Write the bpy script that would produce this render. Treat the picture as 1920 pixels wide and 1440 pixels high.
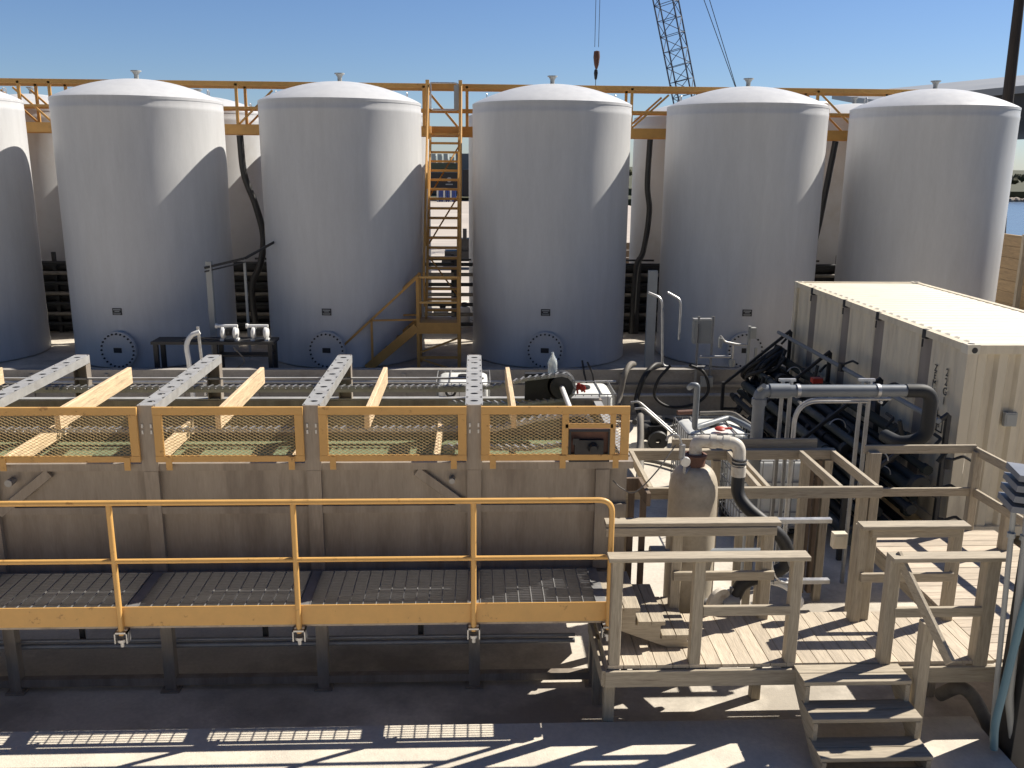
import bpy, math, random
from mathutils import Vector, Matrix
R = math.radians
random.seed(7)
for o in list(bpy.data.objects): bpy.data.objects.remove(o)
S = bpy.context.scene

# ------------------------------------------------------------------ camera
F_PX, PITCH, ROLL, YAW = 1694.84, .238576, .0088253, .0419478
def cam_axes():
    F, Rt, U = Vector((0,1,0)), Vector((1,0,0)), Vector((0,0,1))
    c, s = math.cos(PITCH), math.sin(PITCH)
    F, U = c*F - s*U, s*F + c*U
    M = Matrix.Rotation(-YAW, 3, 'Z')
    F, Rt, U = M@F, M@Rt, M@U
    c, s = math.cos(ROLL), math.sin(ROLL)
    return c*Rt + s*U, -s*Rt + c*U, F
Rt, U, F = cam_axes()
cd = bpy.data.cameras.new('camera'); cam = bpy.data.objects.new('camera', cd)
S.collection.objects.link(cam); S.camera = cam
cd.sensor_width = 36; cd.lens = F_PX/1920*36; cd.clip_start = .1; cd.clip_end = 6000
m = Matrix(((Rt.x,U.x,-F.x,0),(Rt.y,U.y,-F.y,0),(Rt.z,U.z,-F.z,0),(0,0,0,1)))
m.translation = (0,0,5.1)
cam.matrix_world = m

# ------------------------------------------------------------------ light
SUN_AZ, SUN_EL = 24.0, 45.0          # azimuth from +X towards +Y
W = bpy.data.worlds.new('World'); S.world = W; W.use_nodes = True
nt = W.node_tree; nt.nodes.clear()
sky = nt.nodes.new('ShaderNodeTexSky'); sky.sky_type = 'NISHITA'; sky.sun_disc = False
sky.sun_elevation = R(SUN_EL); sky.sun_rotation = R(90-SUN_AZ)
sky.altitude = 0; sky.air_density = 1.0; sky.dust_density = .15; sky.ozone_density = 2.5
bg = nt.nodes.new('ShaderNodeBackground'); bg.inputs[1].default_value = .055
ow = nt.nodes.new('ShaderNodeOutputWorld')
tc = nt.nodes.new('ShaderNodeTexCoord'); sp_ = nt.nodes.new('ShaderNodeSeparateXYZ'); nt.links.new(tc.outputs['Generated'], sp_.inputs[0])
mr_ = nt.nodes.new('ShaderNodeMapRange'); mr_.interpolation_type = 'SMOOTHSTEP'       # sky scaled up ahead, dimmed behind the camera to deepen shaded faces
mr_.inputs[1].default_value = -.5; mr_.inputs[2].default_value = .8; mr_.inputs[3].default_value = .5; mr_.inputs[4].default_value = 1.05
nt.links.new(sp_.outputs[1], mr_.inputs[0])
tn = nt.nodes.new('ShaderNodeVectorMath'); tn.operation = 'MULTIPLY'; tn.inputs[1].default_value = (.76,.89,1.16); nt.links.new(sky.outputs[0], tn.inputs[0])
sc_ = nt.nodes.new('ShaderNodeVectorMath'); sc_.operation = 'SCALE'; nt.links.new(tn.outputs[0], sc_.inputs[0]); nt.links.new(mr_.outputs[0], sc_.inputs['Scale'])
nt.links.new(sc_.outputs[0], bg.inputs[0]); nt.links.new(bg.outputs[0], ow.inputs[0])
sd = bpy.data.lights.new('sun', 'SUN'); sd.energy = 5.0; sd.angle = R(.53); sd.color = (1,.93,.82)
so = bpy.data.objects.new('sun', sd); S.collection.objects.link(so)
to_sun = Vector((math.cos(R(SUN_AZ))*math.cos(R(SUN_EL)), math.sin(R(SUN_AZ))*math.cos(R(SUN_EL)), math.sin(R(SUN_EL))))
so.rotation_euler = to_sun.to_track_quat('Z','Y').to_euler()
so.location = (20,10,30)
S.view_settings.view_transform = 'Standard'; S.view_settings.look = 'None'
S.view_settings.exposure = .6; S.view_settings.gamma = 1

# ------------------------------------------------------------------ materials
def nd(nt, t, **k):
    n = nt.nodes.new(t)
    for a, b in k.items(): setattr(n, a, b)
    return n
def mat(name, col, rough=.6, metal=0, var=.12, scale=3, stretch=(1,1,1), bump=.0, bscale=40, dirt=None, dscale=1.2, dlo=.52, dhi=.7, fine=None, plank=None, spec=.5, coord='pos', damt=.8):
    M = bpy.data.materials.new(name); M.use_nodes = True; nt = M.node_tree; L = nt.links
    b = nt.nodes['Principled BSDF']; b.inputs['Roughness'].default_value = rough; b.inputs['Metallic'].default_value = metal
    b.inputs['Specular IOR Level'].default_value = spec
    if coord == 'pos': src = nd(nt,'ShaderNodeNewGeometry').outputs['Position']
    else: src = nd(nt,'ShaderNodeTexCoord').outputs['Object']
    mp = nd(nt,'ShaderNodeMapping'); mp.inputs['Scale'].default_value = stretch; L.new(src, mp.inputs[0])
    n1 = nd(nt,'ShaderNodeTexNoise'); n1.inputs['Scale'].default_value = scale; n1.inputs['Detail'].default_value = 8; n1.inputs['Roughness'].default_value = .62
    L.new(mp.outputs[0], n1.inputs[0])
    mr = nd(nt,'ShaderNodeMapRange'); mr.inputs[1].default_value=.3; mr.inputs[2].default_value=.7
    mr.inputs[3].default_value = 1-var; mr.inputs[4].default_value = 1+var; L.new(n1.outputs[0], mr.inputs[0])
    val = mr.outputs[0]
    if fine:
        n3 = nd(nt,'ShaderNodeTexNoise'); n3.inputs['Scale'].default_value = fine[0]; n3.inputs['Detail'].default_value = 4; L.new(mp.outputs[0], n3.inputs[0])
        m3 = nd(nt,'ShaderNodeMapRange'); m3.inputs[1].default_value=.3; m3.inputs[2].default_value=.7; m3.inputs[3].default_value=1-fine[1]; m3.inputs[4].default_value=1+fine[1]; L.new(n3.outputs[0], m3.inputs[0])
        mm = nd(nt,'ShaderNodeMath', operation='MULTIPLY'); L.new(val, mm.inputs[0]); L.new(m3.outputs[0], mm.inputs[1]); val = mm.outputs[0]
    if plank:                     # (axis index, pitch, amount): every board its own tone
        sx = nd(nt,'ShaderNodeSeparateXYZ'); L.new(src, sx.inputs[0])
        dv = nd(nt,'ShaderNodeMath', operation='DIVIDE'); dv.inputs[1].default_value = plank[1]; L.new(sx.outputs[plank[0]], dv.inputs[0])
        fl = nd(nt,'ShaderNodeMath', operation='FLOOR'); L.new(dv.outputs[0], fl.inputs[0])
        wn = nd(nt,'ShaderNodeTexWhiteNoise', noise_dimensions='1D'); L.new(fl.outputs[0], wn.inputs[1])
        m4 = nd(nt,'ShaderNodeMapRange'); m4.inputs[3].default_value=1-plank[2]; m4.inputs[4].default_value=1+plank[2]; L.new(wn.outputs[0], m4.inputs[0])
        mm = nd(nt,'ShaderNodeMath', operation='MULTIPLY'); L.new(val, mm.inputs[0]); L.new(m4.outputs[0], mm.inputs[1]); val = mm.outputs[0]
    vm = nd(nt,'ShaderNodeVectorMath', operation='SCALE'); vm.inputs[0].default_value = col; L.new(val, vm.inputs['Scale'])
    out = vm.outputs[0]
    if dirt:
        n2 = nd(nt,'ShaderNodeTexNoise'); n2.inputs['Scale'].default_value = dscale; n2.inputs['Detail'].default_value = 10; n2.inputs['Roughness'].default_value=.65
        mp2 = nd(nt,'ShaderNodeMapping'); mp2.inputs['Scale'].default_value = stretch; mp2.inputs['Location'].default_value = (3.1,7.7,1.3); L.new(src, mp2.inputs[0]); L.new(mp2.outputs[0], n2.inputs[0])
        m2 = nd(nt,'ShaderNodeMapRange'); m2.inputs[1].default_value=dlo; m2.inputs[2].default_value=dhi; m2.inputs[4].default_value=damt; L.new(n2.outputs[0], m2.inputs[0])
        mx = nd(nt,'ShaderNodeMix', data_type='RGBA'); L.new(m2.outputs[0], mx.inputs[0]); L.new(out, mx.inputs[6]); mx.inputs[7].default_value = (*dirt,1); out = mx.outputs[2]
    L.new(out, b.inputs['Base Color'])
    mr5 = nd(nt,'ShaderNodeMapRange'); mr5.inputs[3].default_value = max(.02,rough-.1); mr5.inputs[4].default_value = min(1,rough+.12); L.new(n1.outputs[0], mr5.inputs[0]); L.new(mr5.outputs[0], b.inputs['Roughness'])
    if bump:
        nb = nd(nt,'ShaderNodeTexNoise'); nb.inputs['Scale'].default_value = bscale; nb.inputs['Detail'].default_value = 5; L.new(mp.outputs[0], nb.inputs[0])
        bp = nd(nt,'ShaderNodeBump'); bp.inputs['Strength'].default_value = bump; bp.inputs['Distance'].default_value = .02; L.new(nb.outputs[0], bp.inputs['Height']); L.new(bp.outputs[0], b.inputs['Normal'])
    return M
WOODC = (.40,.345,.262)
def wood(n, st, col=WOODC, plank=None, var=.16):
    return mat(n, col, .8, var=var, scale=2.2, stretch=st, bump=.25, bscale=9, fine=(9,.14), dirt=(.15,.11,.075), dscale=2.6, dlo=.57, dhi=.74, plank=plank, damt=.7)
wood_x = wood('wood_grain_x', (1,14,14)); wood_y = wood('wood_grain_y', (14,1,14)); wood_z = wood('wood_grain_z', (14,14,1))
deck_y = wood('deck_boards_y', (14,1,14), (.51,.435,.335), (0,.1425,.14)); deck_x = wood('deck_boards_x', (1,14,14), (.51,.43,.335), (1,.1425,.14))
flight_wood = wood('flight_board_wood', (10,1,10), (.64,.48,.30))
dark_wood = wood('dark_wood', (14,14,1), (.16,.115,.08))
tank_white = mat('tank_gelcoat', (.595,.60,.605), .42, var=.05, scale=2.2, bump=.05, bscale=30, stretch=(2.2,2.2,.35), fine=(22,.02), dirt=(.53,.52,.50), dscale=.8, dlo=.55, dhi=.85, damt=.5)
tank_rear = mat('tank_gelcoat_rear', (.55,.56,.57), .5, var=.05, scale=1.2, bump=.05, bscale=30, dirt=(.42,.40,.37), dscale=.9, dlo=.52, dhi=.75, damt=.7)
yellow = mat('yellow_paint', (.67,.385,.12), .42, var=.07, scale=6, dirt=(.34,.17,.05), dscale=11, dlo=.62, dhi=.68, bump=.06, bscale=60)
mesh_yellow_lit = mat('yellow_mesh_lit_edges', (.60,.43,.20), .5, var=.1, scale=8)  # guard yellow made paler: sunlit strand edges put into the colour
yellow_dk = mat('yellow_paint_catwalk', (.54,.29,.075), .5, var=.1, scale=5, dirt=(.25,.12,.04), dscale=7, dlo=.6, dhi=.75, bump=.05, bscale=50)
steel_paint = mat('grey_brown_tank_paint', (.33,.285,.235), .5, metal=.25, var=.18, scale=1.8, stretch=(3,3,.45), fine=(20,.07), dirt=(.2,.165,.135), dscale=1.6, dlo=.5, dhi=.68, bump=.05, bscale=25)
galv = mat('galvanised_steel', (.52,.52,.52), .42, metal=.75, var=.15, scale=12, bump=.05)
galv_dull = mat('galvanised_grating', (.34,.34,.34), .5, metal=.6, var=.15, scale=12)
beam_grey = mat('beam_grey_paint', (.40,.395,.38), .45, metal=.2, var=.12, scale=7, dirt=(.28,.26,.24), dscale=5, bump=.05)
dark_steel = mat('dark_steel', (.045,.045,.047), .55, metal=.4, var=.25, scale=8)
black_rub = mat('black_rubber', (.018,.018,.019), .55, var=.3, scale=10)
hose_grey = mat('dusty_hose', (.17,.155,.135), .7, var=.25, scale=10)
pvc_grey = mat('grey_pvc', (.20,.22,.24), .38, var=.08, scale=6)
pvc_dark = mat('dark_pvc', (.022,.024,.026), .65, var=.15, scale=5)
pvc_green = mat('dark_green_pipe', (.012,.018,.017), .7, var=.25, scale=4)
white_pl = mat('white_plastic', (.78,.78,.76), .4, var=.05, scale=6)
tote_white = mat('tote_plastic', (.76,.77,.74), .35, var=.06, scale=4, bump=.03)
tan_vessel = mat('tan_fibreglass', (.44,.385,.30), .5, var=.12, scale=5, fine=(30,.06), dirt=(.26,.20,.14), dscale=4, dlo=.5, dhi=.75, bump=.05)
vessel_cap = mat('dusty_white_pvc', (.58,.54,.47), .5, var=.12, scale=8, dirt=(.3,.22,.15), dscale=9)
rust = mat('rusty_brown', (.13,.06,.04), .7, var=.3, scale=9)
cont_paint = mat('container_beige', (.72,.64,.49), .5, var=.06, scale=1.2, stretch=(3,3,.5), dirt=(.36,.30,.23), dscale=1.6, dlo=.5, dhi=.8, bump=.03, damt=.7)
cont_roof = mat('container_roof_beige', (.72,.665,.54), .5, var=.05, scale=1.5, dirt=(.5,.42,.32), dscale=2.5, dlo=.6, dhi=.8, bump=.03)
cont_groove_shade = mat('container_groove_shade', (.27,.235,.205), .6, var=.12, scale=2, stretch=(3,3,.5))  # side paint darkened: the shadow inside the grooves put into the colour
ink = mat('black_ink', (.02,.02,.02), .6, var=.1)
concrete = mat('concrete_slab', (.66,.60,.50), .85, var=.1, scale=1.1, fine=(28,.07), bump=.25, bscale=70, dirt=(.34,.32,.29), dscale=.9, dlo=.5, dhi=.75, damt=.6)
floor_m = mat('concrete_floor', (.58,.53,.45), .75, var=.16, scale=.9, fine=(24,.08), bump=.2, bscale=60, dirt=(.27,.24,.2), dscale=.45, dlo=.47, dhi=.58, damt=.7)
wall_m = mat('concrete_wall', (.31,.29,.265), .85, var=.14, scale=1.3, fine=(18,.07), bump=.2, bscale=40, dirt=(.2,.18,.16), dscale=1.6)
yard_m = mat('yard_ground', (.46,.41,.36), .9, var=.12, scale=.05, fine=(1.1,.1), dirt=(.36,.32,.28), dscale=.12, stretch=(.4,1,1))
grass_m = mat('marsh_grass', (.062,.064,.032), .95, var=.35, scale=.25, stretch=(.5,2,1), dirt=(.05,.06,.03), dscale=.2)
rock_m = mat('shore_rock', (.30,.26,.22), .9, var=.5, scale=1.2)
oil_water = mat('green_water', (.20,.235,.14), .35, var=.1, scale=2, bump=.08, bscale=5)
sea_m = mat('blue_water', (.10,.15,.22), .25, var=.05, scale=.4, bump=.15, bscale=1.5, stretch=(.3,1,1))
roof_m = mat('metal_roof', (.30,.31,.31), .5, metal=.1, var=.05, scale=.4)
ware_m = mat('warehouse_wall', (.06,.062,.065), .8, var=.2, scale=.3)
crane_m = mat('crane_blue_steel', (.035,.05,.09), .5, var=.2, scale=2)
pole_m = mat('utility_pole_wood', (.035,.027,.022), .8, var=.3, scale=2, stretch=(8,8,.5))
truck_m = mat('trailer_black', (.02,.02,.022), .5, var=.2)
blue_m = mat('blue_crate', (.05,.09,.32), .5, var=.2)
lumber_m = mat('lumber_stack', (.36,.34,.20), .8, var=.25, scale=.6, stretch=(.3,1,6))
silo_m = mat('grey_building', (.22,.24,.26), .7, var=.1, scale=.4)
red_m = mat('red_plastic', (.42,.035,.02), .5, var=.15)
grate_m = mat('grating_bars', (.21,.21,.22), .5, metal=.3, var=.15, scale=12)
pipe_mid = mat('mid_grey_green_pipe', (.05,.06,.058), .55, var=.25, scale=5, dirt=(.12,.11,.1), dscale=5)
cabinet_m = mat('grey_enclosure', (.36,.37,.36), .5, var=.06, scale=4)
bluegrey_m = mat('blue_grey_cover', (.17,.185,.215), .45, var=.08, scale=4)
bluehose = mat('blue_hose', (.10,.20,.26), .5, var=.1)
timber_m = wood('retaining_timber', (1,1,10), (.34,.24,.135), (2,.3,.2))
def glass_mat():
    M = bpy.data.materials.new('clear_plastic'); M.use_nodes = True; b = M.node_tree.nodes['Principled BSDF']
    b.inputs['Base Color'].default_value = (.8,.88,.92,1); b.inputs['Roughness'].default_value=.15; b.inputs['Transmission Weight'].default_value=.7; return M
clear_m = glass_mat()

# ------------------------------------------------------------------ mesh helpers
class MB:
    def __init__(s): s.v=[]; s.f=[]; s.sm=[]
    def _add(s, vs, fs, sm=False):
        k=len(s.v); s.v += [tuple(v) for v in vs]; s.f += [tuple(i+k for i in f) for f in fs]; s.sm += [sm]*len(fs)
    def box(s, x0,x1,y0,y1,z0,z1):
        if x0>x1: x0,x1=x1,x0
        if y0>y1: y0,y1=y1,y0
        if z0>z1: z0,z1=z1,z0
        s._add([(x0,y0,z0),(x1,y0,z0),(x1,y1,z0),(x0,y1,z0),(x0,y0,z1),(x1,y0,z1),(x1,y1,z1),(x0,y1,z1)],
               [(3,2,1,0),(4,5,6,7),(0,1,5,4),(1,2,6,5),(2,3,7,6),(3,0,4,7)]); return s
    def bar(s, p, q, w, h, up=(0,0,1), c=.004):      # w across, h along 'up'; chamfered section
        p=Vector(p); q=Vector(q); d=(q-p).normalized(); up=Vector(up)
        a=d.cross(up)
        if a.length<1e-4: up=Vector((0,1,0)); a=d.cross(up)
        a.normalize(); u=a.cross(d).normalized(); x=w/2; y=h/2
        if c and min(w,h)>3*c: sec=[(x-c,-y),(x,-y+c),(x,y-c),(x-c,y),(-x+c,y),(-x,y-c),(-x,-y+c),(-x+c,-y)]
        else: sec=[(x,-y),(x,y),(-x,y),(-x,-y)]
        n=len(sec); vs=[p+a*i+u*j for i,j in sec]+[q+a*i+u*j for i,j in sec]
        s._add(vs,[tuple(range(n))[::-1], tuple(range(n,2*n))]+[(i,(i+1)%n,(i+1)%n+n,i+n) for i in range(n)]); 
        k=len(s.f)-n-2
        return s
    def tube(s, pts, r, n=12, caps=True):
        pts=[Vector(p) for p in pts]; rs=r if isinstance(r,(list,tuple)) else [r]*len(pts)
        vs=[]; ref=None
        for i,p in enumerate(pts):
            if i==0: t=pts[1]-p
            elif i==len(pts)-1: t=p-pts[i-1]
            else: t=(pts[i+1]-p).normalized()+(p-pts[i-1]).normalized()
            t.normalize()
            if ref is None:
                ref=Vector((0,0,1)) if abs(t.z)<.9 else Vector((1,0,0))
            a=t.cross(ref); 
            if a.length<1e-5: a=t.cross(Vector((0,1,0)))
            a.normalize(); b=a.cross(t).normalized(); ref=b
            for k in range(n):
                an=2*math.pi*k/n; vs.append(p+(a*math.cos(an)+b*math.sin(an))*rs[i])
        fs=[]
        for i in range(len(pts)-1):
            for k in range(n): fs.append((i*n+k, i*n+(k+1)%n, (i+1)*n+(k+1)%n, (i+1)*n+k))
        s._add(vs, fs, True)
        if caps:
            s._add(vs[:n],[tuple(range(n))[::-1]]); s._add(vs[-n:],[tuple(range(n))])
        return s
    def cyl(s,p,q,r,n=16): return s.tube([p,q],r,n)
    def lathe(s, prof, c=(0,0,0), n=32, smooth=True, axis='z'):
        vs=[]
        for r,z in prof:
            for k in range(n):
                a=2*math.pi*k/n; x,y=r*math.cos(a),r*math.sin(a)
                if axis=='z': v=(c[0]+x,c[1]+y,c[2]+z)
                elif axis=='y': v=(c[0]+x,c[1]+z,c[2]+y)
                else: v=(c[0]+z,c[1]+x,c[2]+y)
                vs.append(v)
        fs=[]
        for i in range(len(prof)-1):
            for k in range(n): fs.append((i*n+k,i*n+(k+1)%n,(i+1)*n+(k+1)%n,(i+1)*n+k))
        s._add(vs,fs,smooth); return s
def curve(pts, seg=8):               # Catmull-Rom through the points
    P=[Vector(p) for p in pts]; P=[2*P[0]-P[1]]+P+[2*P[-1]-P[-2]]; out=[]
    for i in range(1,len(P)-2):
        for k in range(seg):
            t=k/seg; a,b,c,d=P[i-1:i+3]
            out.append(.5*((2*b)+(c-a)*t+(2*a-5*b+4*c-d)*t*t+(3*b-a-3*c+d)*t**3))
    return out+[P[-2]]
def bend(pts, r=.1, seg=6):          # straight runs with rounded corners
    P=[Vector(p) for p in pts]; out=[P[0]]
    for i in range(1,len(P)-1):
        a=(P[i-1]-P[i]); b=(P[i+1]-P[i]); rr=min(r,a.length*.49,b.length*.49); a.normalize(); b.normalize()
        for k in range(seg+1):
            t=k/seg; out.append(((1-t)**2)*(P[i]+a*rr)+2*t*(1-t)*P[i]+t*t*(P[i]+b*rr))
    return out+[P[-1]]
LOC={}
def link(o): S.collection.objects.link(o); return o
def obj(name, mb, m, parent=None, label=None, loc=None):
    base=LOC.get(parent.name, Vector((0,0,0))) if parent else Vector(loc or (0,0,0))
    me=bpy.data.meshes.new(name)
    me.from_pydata([Vector(v)-base for v in mb.v],[],mb.f); me.update()
    me.polygons.foreach_set('use_smooth', mb.sm)
    if any(mb.sm):
        try: me.set_sharp_from_angle(angle=R(42))
        except Exception: pass
    me.materials.append(m)
    o=link(bpy.data.objects.new(name, me))
    if parent: o.parent=parent
    else: o.location=base
    LOC[o.name]=base.copy()
    if label: o['label']=label
    return o
def tag(o,label,cat,group=None):
    o['label']=label; o['category']=cat
    if group: o['group']=group
    return o
def thing(name,label,cat,loc=(0,0,0),group=None):
    o=link(bpy.data.objects.new(name,None)); o.location=loc; o.empty_display_size=.2; LOC[o.name]=Vector(loc)
    return tag(o,label,cat,group)
def struct(name, mb, m): o=obj(name,mb,m); o['kind']='structure'; return o
def solo(name, mb, m, label, cat, group=None, loc=None):
    if loc is None: v=mb.v[0]; loc=v
    return tag(obj(name,mb,m,loc=loc),label,cat,group)
def dup(root, loc, label, rotz=None):
    r=root.copy(); link(r); r.location=loc; r['label']=label
    if rotz is not None: r.rotation_euler=(0,0,rotz)
    for ch in [c for c in bpy.data.objects if c.parent==root]:
        c=ch.copy(); link(c); c.parent=r
        for g in [q for q in bpy.data.objects if q.parent==ch]:
            d=g.copy(); link(d); d.parent=c
    return r
def text(parent, name, body, size, mtx, m, depth=.001, spacing=1.0):
    cu=bpy.data.curves.new(name,'FONT'); cu.body=body; cu.size=size; cu.extrude=depth; cu.align_x='CENTER'; cu.space_line=spacing
    t=bpy.data.objects.new('tmp',cu); S.collection.objects.link(t)
    dg=bpy.context.evaluated_depsgraph_get(); me=bpy.data.meshes.new_from_object(t.evaluated_get(dg))
    bpy.data.objects.remove(t); me.materials.clear(); me.materials.append(m)
    base=LOC[parent.name]
    me.transform(Matrix.Translation(-base)@mtx)
    o=link(bpy.data.objects.new(name,me)); o.parent=parent; LOC[o.name]=base.copy(); return o

# ------------------------------------------------------------------ setting
g=MB()
g.box(-900,75,6.0,1500,-.6,0); g.box(-900,900,-60,5.99,-.6,0)
g.box(75,900,6.0,40,-.6,0)
struct('ground', MB().box(-1200,14.4,36,120,-.6,.012) if False else MB().box(-400,20,30.6,132,-.5,.02), yard_m)
struct('containment_floor', MB().box(-60,20,-20,30.6,-.5,0), floor_m)
struct('near_slab', MB().box(-14,4.46,-6,7.04,.003,.3), concrete)
struct('tank_farm_pad', MB().box(-20,13.4,18.36,30.5,.003,.6), floor_m)
struct('far_land', MB().box(-1500,25,132,2600,-.9,.35), grass_m)
struct('river_water', MB().box(20,700,-40,174,-1.6,-1.0), sea_m)
struct('far_bank', MB().box(25.5,1500,174,2600,-1.5,.8), grass_m)
# rocks along the far bank of the water
b=MB()
for i in range(90):
    x=88+i*.5+random.uniform(-.3,.3); y=172+random.uniform(-1.5,1.5); r=random.uniform(.3,.9)
    b.lathe([(0,-r*.7),(r*.8,-r*.4),(r,.1),(r*.7,r*.5),(0,r*.7)],(x,y,-.8),n=7,smooth=False)
o=obj('shore_rocks',b,rock_m); o['kind']='stuff'; tag(o,'broken rocks along the far edge of the water','rocks')
b=MB()
for i in range(260):
    x=60+i*1.6+random.uniform(-1,1); y=random.uniform(230,420); h=random.uniform(1.2,3.0)
    for k in range(6):
        a=random.uniform(0,6.28); rr=random.uniform(.2,2.2)
        b.lathe([(0,0),(random.uniform(.6,1.3),h*.3),(random.uniform(.5,1.1),h*.6),(0,h)],(x+rr*math.cos(a),y+rr*math.sin(a),.7),n=6,smooth=False)
o=obj('far_scrub',b,grass_m); o['kind']='stuff'; tag(o,'low dark scrub on the far bank by the horizon','scrub')

# containment wall
w=thing('concrete_wall','long low concrete wall running in front of the row of white tanks','wall',(0,19,0))
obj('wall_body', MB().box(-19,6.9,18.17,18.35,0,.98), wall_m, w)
b=MB()
for i in range(17):
    x=-18+i*1.5; b.box(x,x+.07,18.13,18.169,0.004,.90)
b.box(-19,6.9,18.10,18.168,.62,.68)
obj('wall_rib', b, wall_m, w)
b=MB(); b.cyl((-12,18.02,.76),(2.9,18.02,.76),.028,8); b.cyl((1.8,18.02,.48),(6.3,18.02,.48),.035,8)
solo('wall_pipe', b, galv, 'thin grey pipes clipped along the face of the low concrete wall','pipe')

# ------------------------------------------------------------------ storage tanks
TR=1.83
def tank_proto(white, label, group):
    t=thing('storage_tank',label,'tank',(0,0,0),group); H=5.83
    prof=[(0,0),(TR-.03,0),(TR+.012,.03),(TR+.012,.22),(TR,.30)]
    prof+=[(TR,.3+i*(H-.6)/6) for i in range(1,7)]
    prof+=[(TR+.006,H-.25),(TR+.006,H-.19),(TR,H-.17),(TR,H-.06)]
    obj('shell', MB().lathe(prof,(0,0,0),96), white, t)
    dome=[(TR+.006,H-.06),(TR+.006,H-.004),(TR-.05,H+.03)]
    for i in range(1,15):
        a=i/14; r=(TR-.05)*(1-a); dome.append((max(r,.001),H+.03+.43*(1-(r/(TR-.05))**2)))
    dm=obj('dome', MB().lathe(dome,(0,0,0),96), white, t)
    zt=H+.455
    v=MB().lathe([(.05,zt-.03),(.05,zt+.10),(.09,zt+.16),(.115,zt+.165),(.115,zt+.19),(.0,zt+.19)],(0,0,0),20)
    obj('vent', v, cabinet_m, t)
    # lifting lugs on the shoulder
    for sgn in (-1,1):
        obj('lifting_lug', MB().tube(bend([(sgn*1.5,.2,H+.14),(sgn*1.5,.2,H+.26),(sgn*1.5,.34,H+.26),(sgn*1.5,.34,H+.10)],.05,4),.014,6), galv, t)
    # manway low on the front
    a=R(-96.5); c,s=math.cos(a),math.sin(a)
    zc=.45; 
    def P(u,w_,d): return (c*(TR+d)-s*u, s*(TR+d)+c*u, zc+w_)
    def disc(r,d0,d1,n=36):
        mb=MB(); vs=[];
        for d in (d0,d1): vs+=[P(r*math.cos(2*math.pi*k/n), r*math.sin(2*math.pi*k/n), d) for k in range(n)]
        mb._add(vs,[(k,(k+1)%n,(k+1)%n+n,k+n) for k in range(n)],True)
        mb._add(vs[:n],[tuple(range(n))]); mb._add(vs[n:],[tuple(range(n))]); return mb
    fl=obj('manway', disc(.34,-.25,.10), white, t)
    obj('manway_cover', disc(.41,.10,.135), white, fl)
    obj('manway_ring', disc(.415,.06,.088), white, fl)
    bb=MB(); 
    for k in range(24):
        an=2*math.pi*k/24; x,y=.365*math.cos(an),.365*math.sin(an)
        bb.tube([P(x,y,.03),P(x,y,.165)],.021,6)
    obj('bolt_ring', bb, dark_steel, fl)
    obj('manway_plate', MB()._add([P(u,w_,d) for d in (.136,.142) for u,w_ in ((-.09,-.05),(.09,-.05),(.09,.05),(-.09,.05))],
        [(4,5,6,7),(0,1,5,4),(1,2,6,5),(2,3,7,6),(3,0,4,7)]) or None, dark_steel, fl) if False else None
    pl=MB(); pl._add([P(u,w_,d) for d in (.136,.144) for u,w_ in ((-.09,-.055),(.09,-.055),(.09,.055),(-.09,.055))],[(4,5,6,7),(0,1,5,4),(1,2,6,5),(2,3,7,6),(3,0,4,7)])
    obj('manway_plate', pl, dark_steel, fl)
    pl=MB(); pl._add([P(u,w_,d) for d in (-.01,.012) for u,w_ in ((-.105,.765),(.105,.765),(.105,.915),(-.105,.915))],[(4,5,6,7),(0,1,5,4),(1,2,6,5),(2,3,7,6),(3,0,4,7)])
    np_=obj('nameplate', pl, dark_steel, t)
    pl=MB()
    for w0,w1,hw in ((.87,.895,.085),(.835,.855,.055),(.80,.812,.085),(.78,.79,.075)):
        pl._add([P(u,w_,.0135) for u,w_ in ((-hw,w0),(hw,w0),(hw,w1),(-hw,w1))],[(0,1,2,3)])
    obj('nameplate_print', pl, cabinet_m, np_)
    return t
fx=[-12.2,-7.62,-3.07,1.78,6.33,10.75]
fl=['white front row tank cut off by the left edge of the photo',
    'second front row white tank from the left, just left of the white pumps',
    'white front row tank immediately left of the yellow access stairs',
    'white front row tank immediately right of the yellow access stairs',
    'white front row tank left of the beige container, grey electrical box before it',
    'rightmost white tank, standing behind the beige container roof']
GF='front row of domed white storage tanks'; GR='rear row of domed white storage tanks'
t0=tank_proto(tank_white, fl[0], GF); t0.location=(fx[0],21.75,.6)
for x,l in zip(fx[1:],fl[1:]): dup(t0,(x,21.75,.6),l)
rx=[-12.4,-7.78,-3.13,1.65,6.46,11.0]
rl=['rear row tank at the far left, showing between the two leftmost front tanks',
    'rear row tank seen in the gap right of the second front tank from the left',
    'rear row tank whose edge shows left of the yellow stairs, behind the front tank',
    'rear row tank whose thin left edge shows right of the yellow stairs',
    'rear row tank filling the gap left of the tank behind the electrical box',
    'rear row tank filling the gap left of the rightmost front tank']
r0=tank_proto(tank_rear, rl[0], GR); r0.location=(rx[0],27,.6)
for c in [q for q in bpy.data.objects if q.parent==r0]: c.rotation_euler=(0,0,R(180)); 
for x,l in zip(rx[1:],rl[1:]): dup(r0,(x,27,.6),l)

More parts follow.
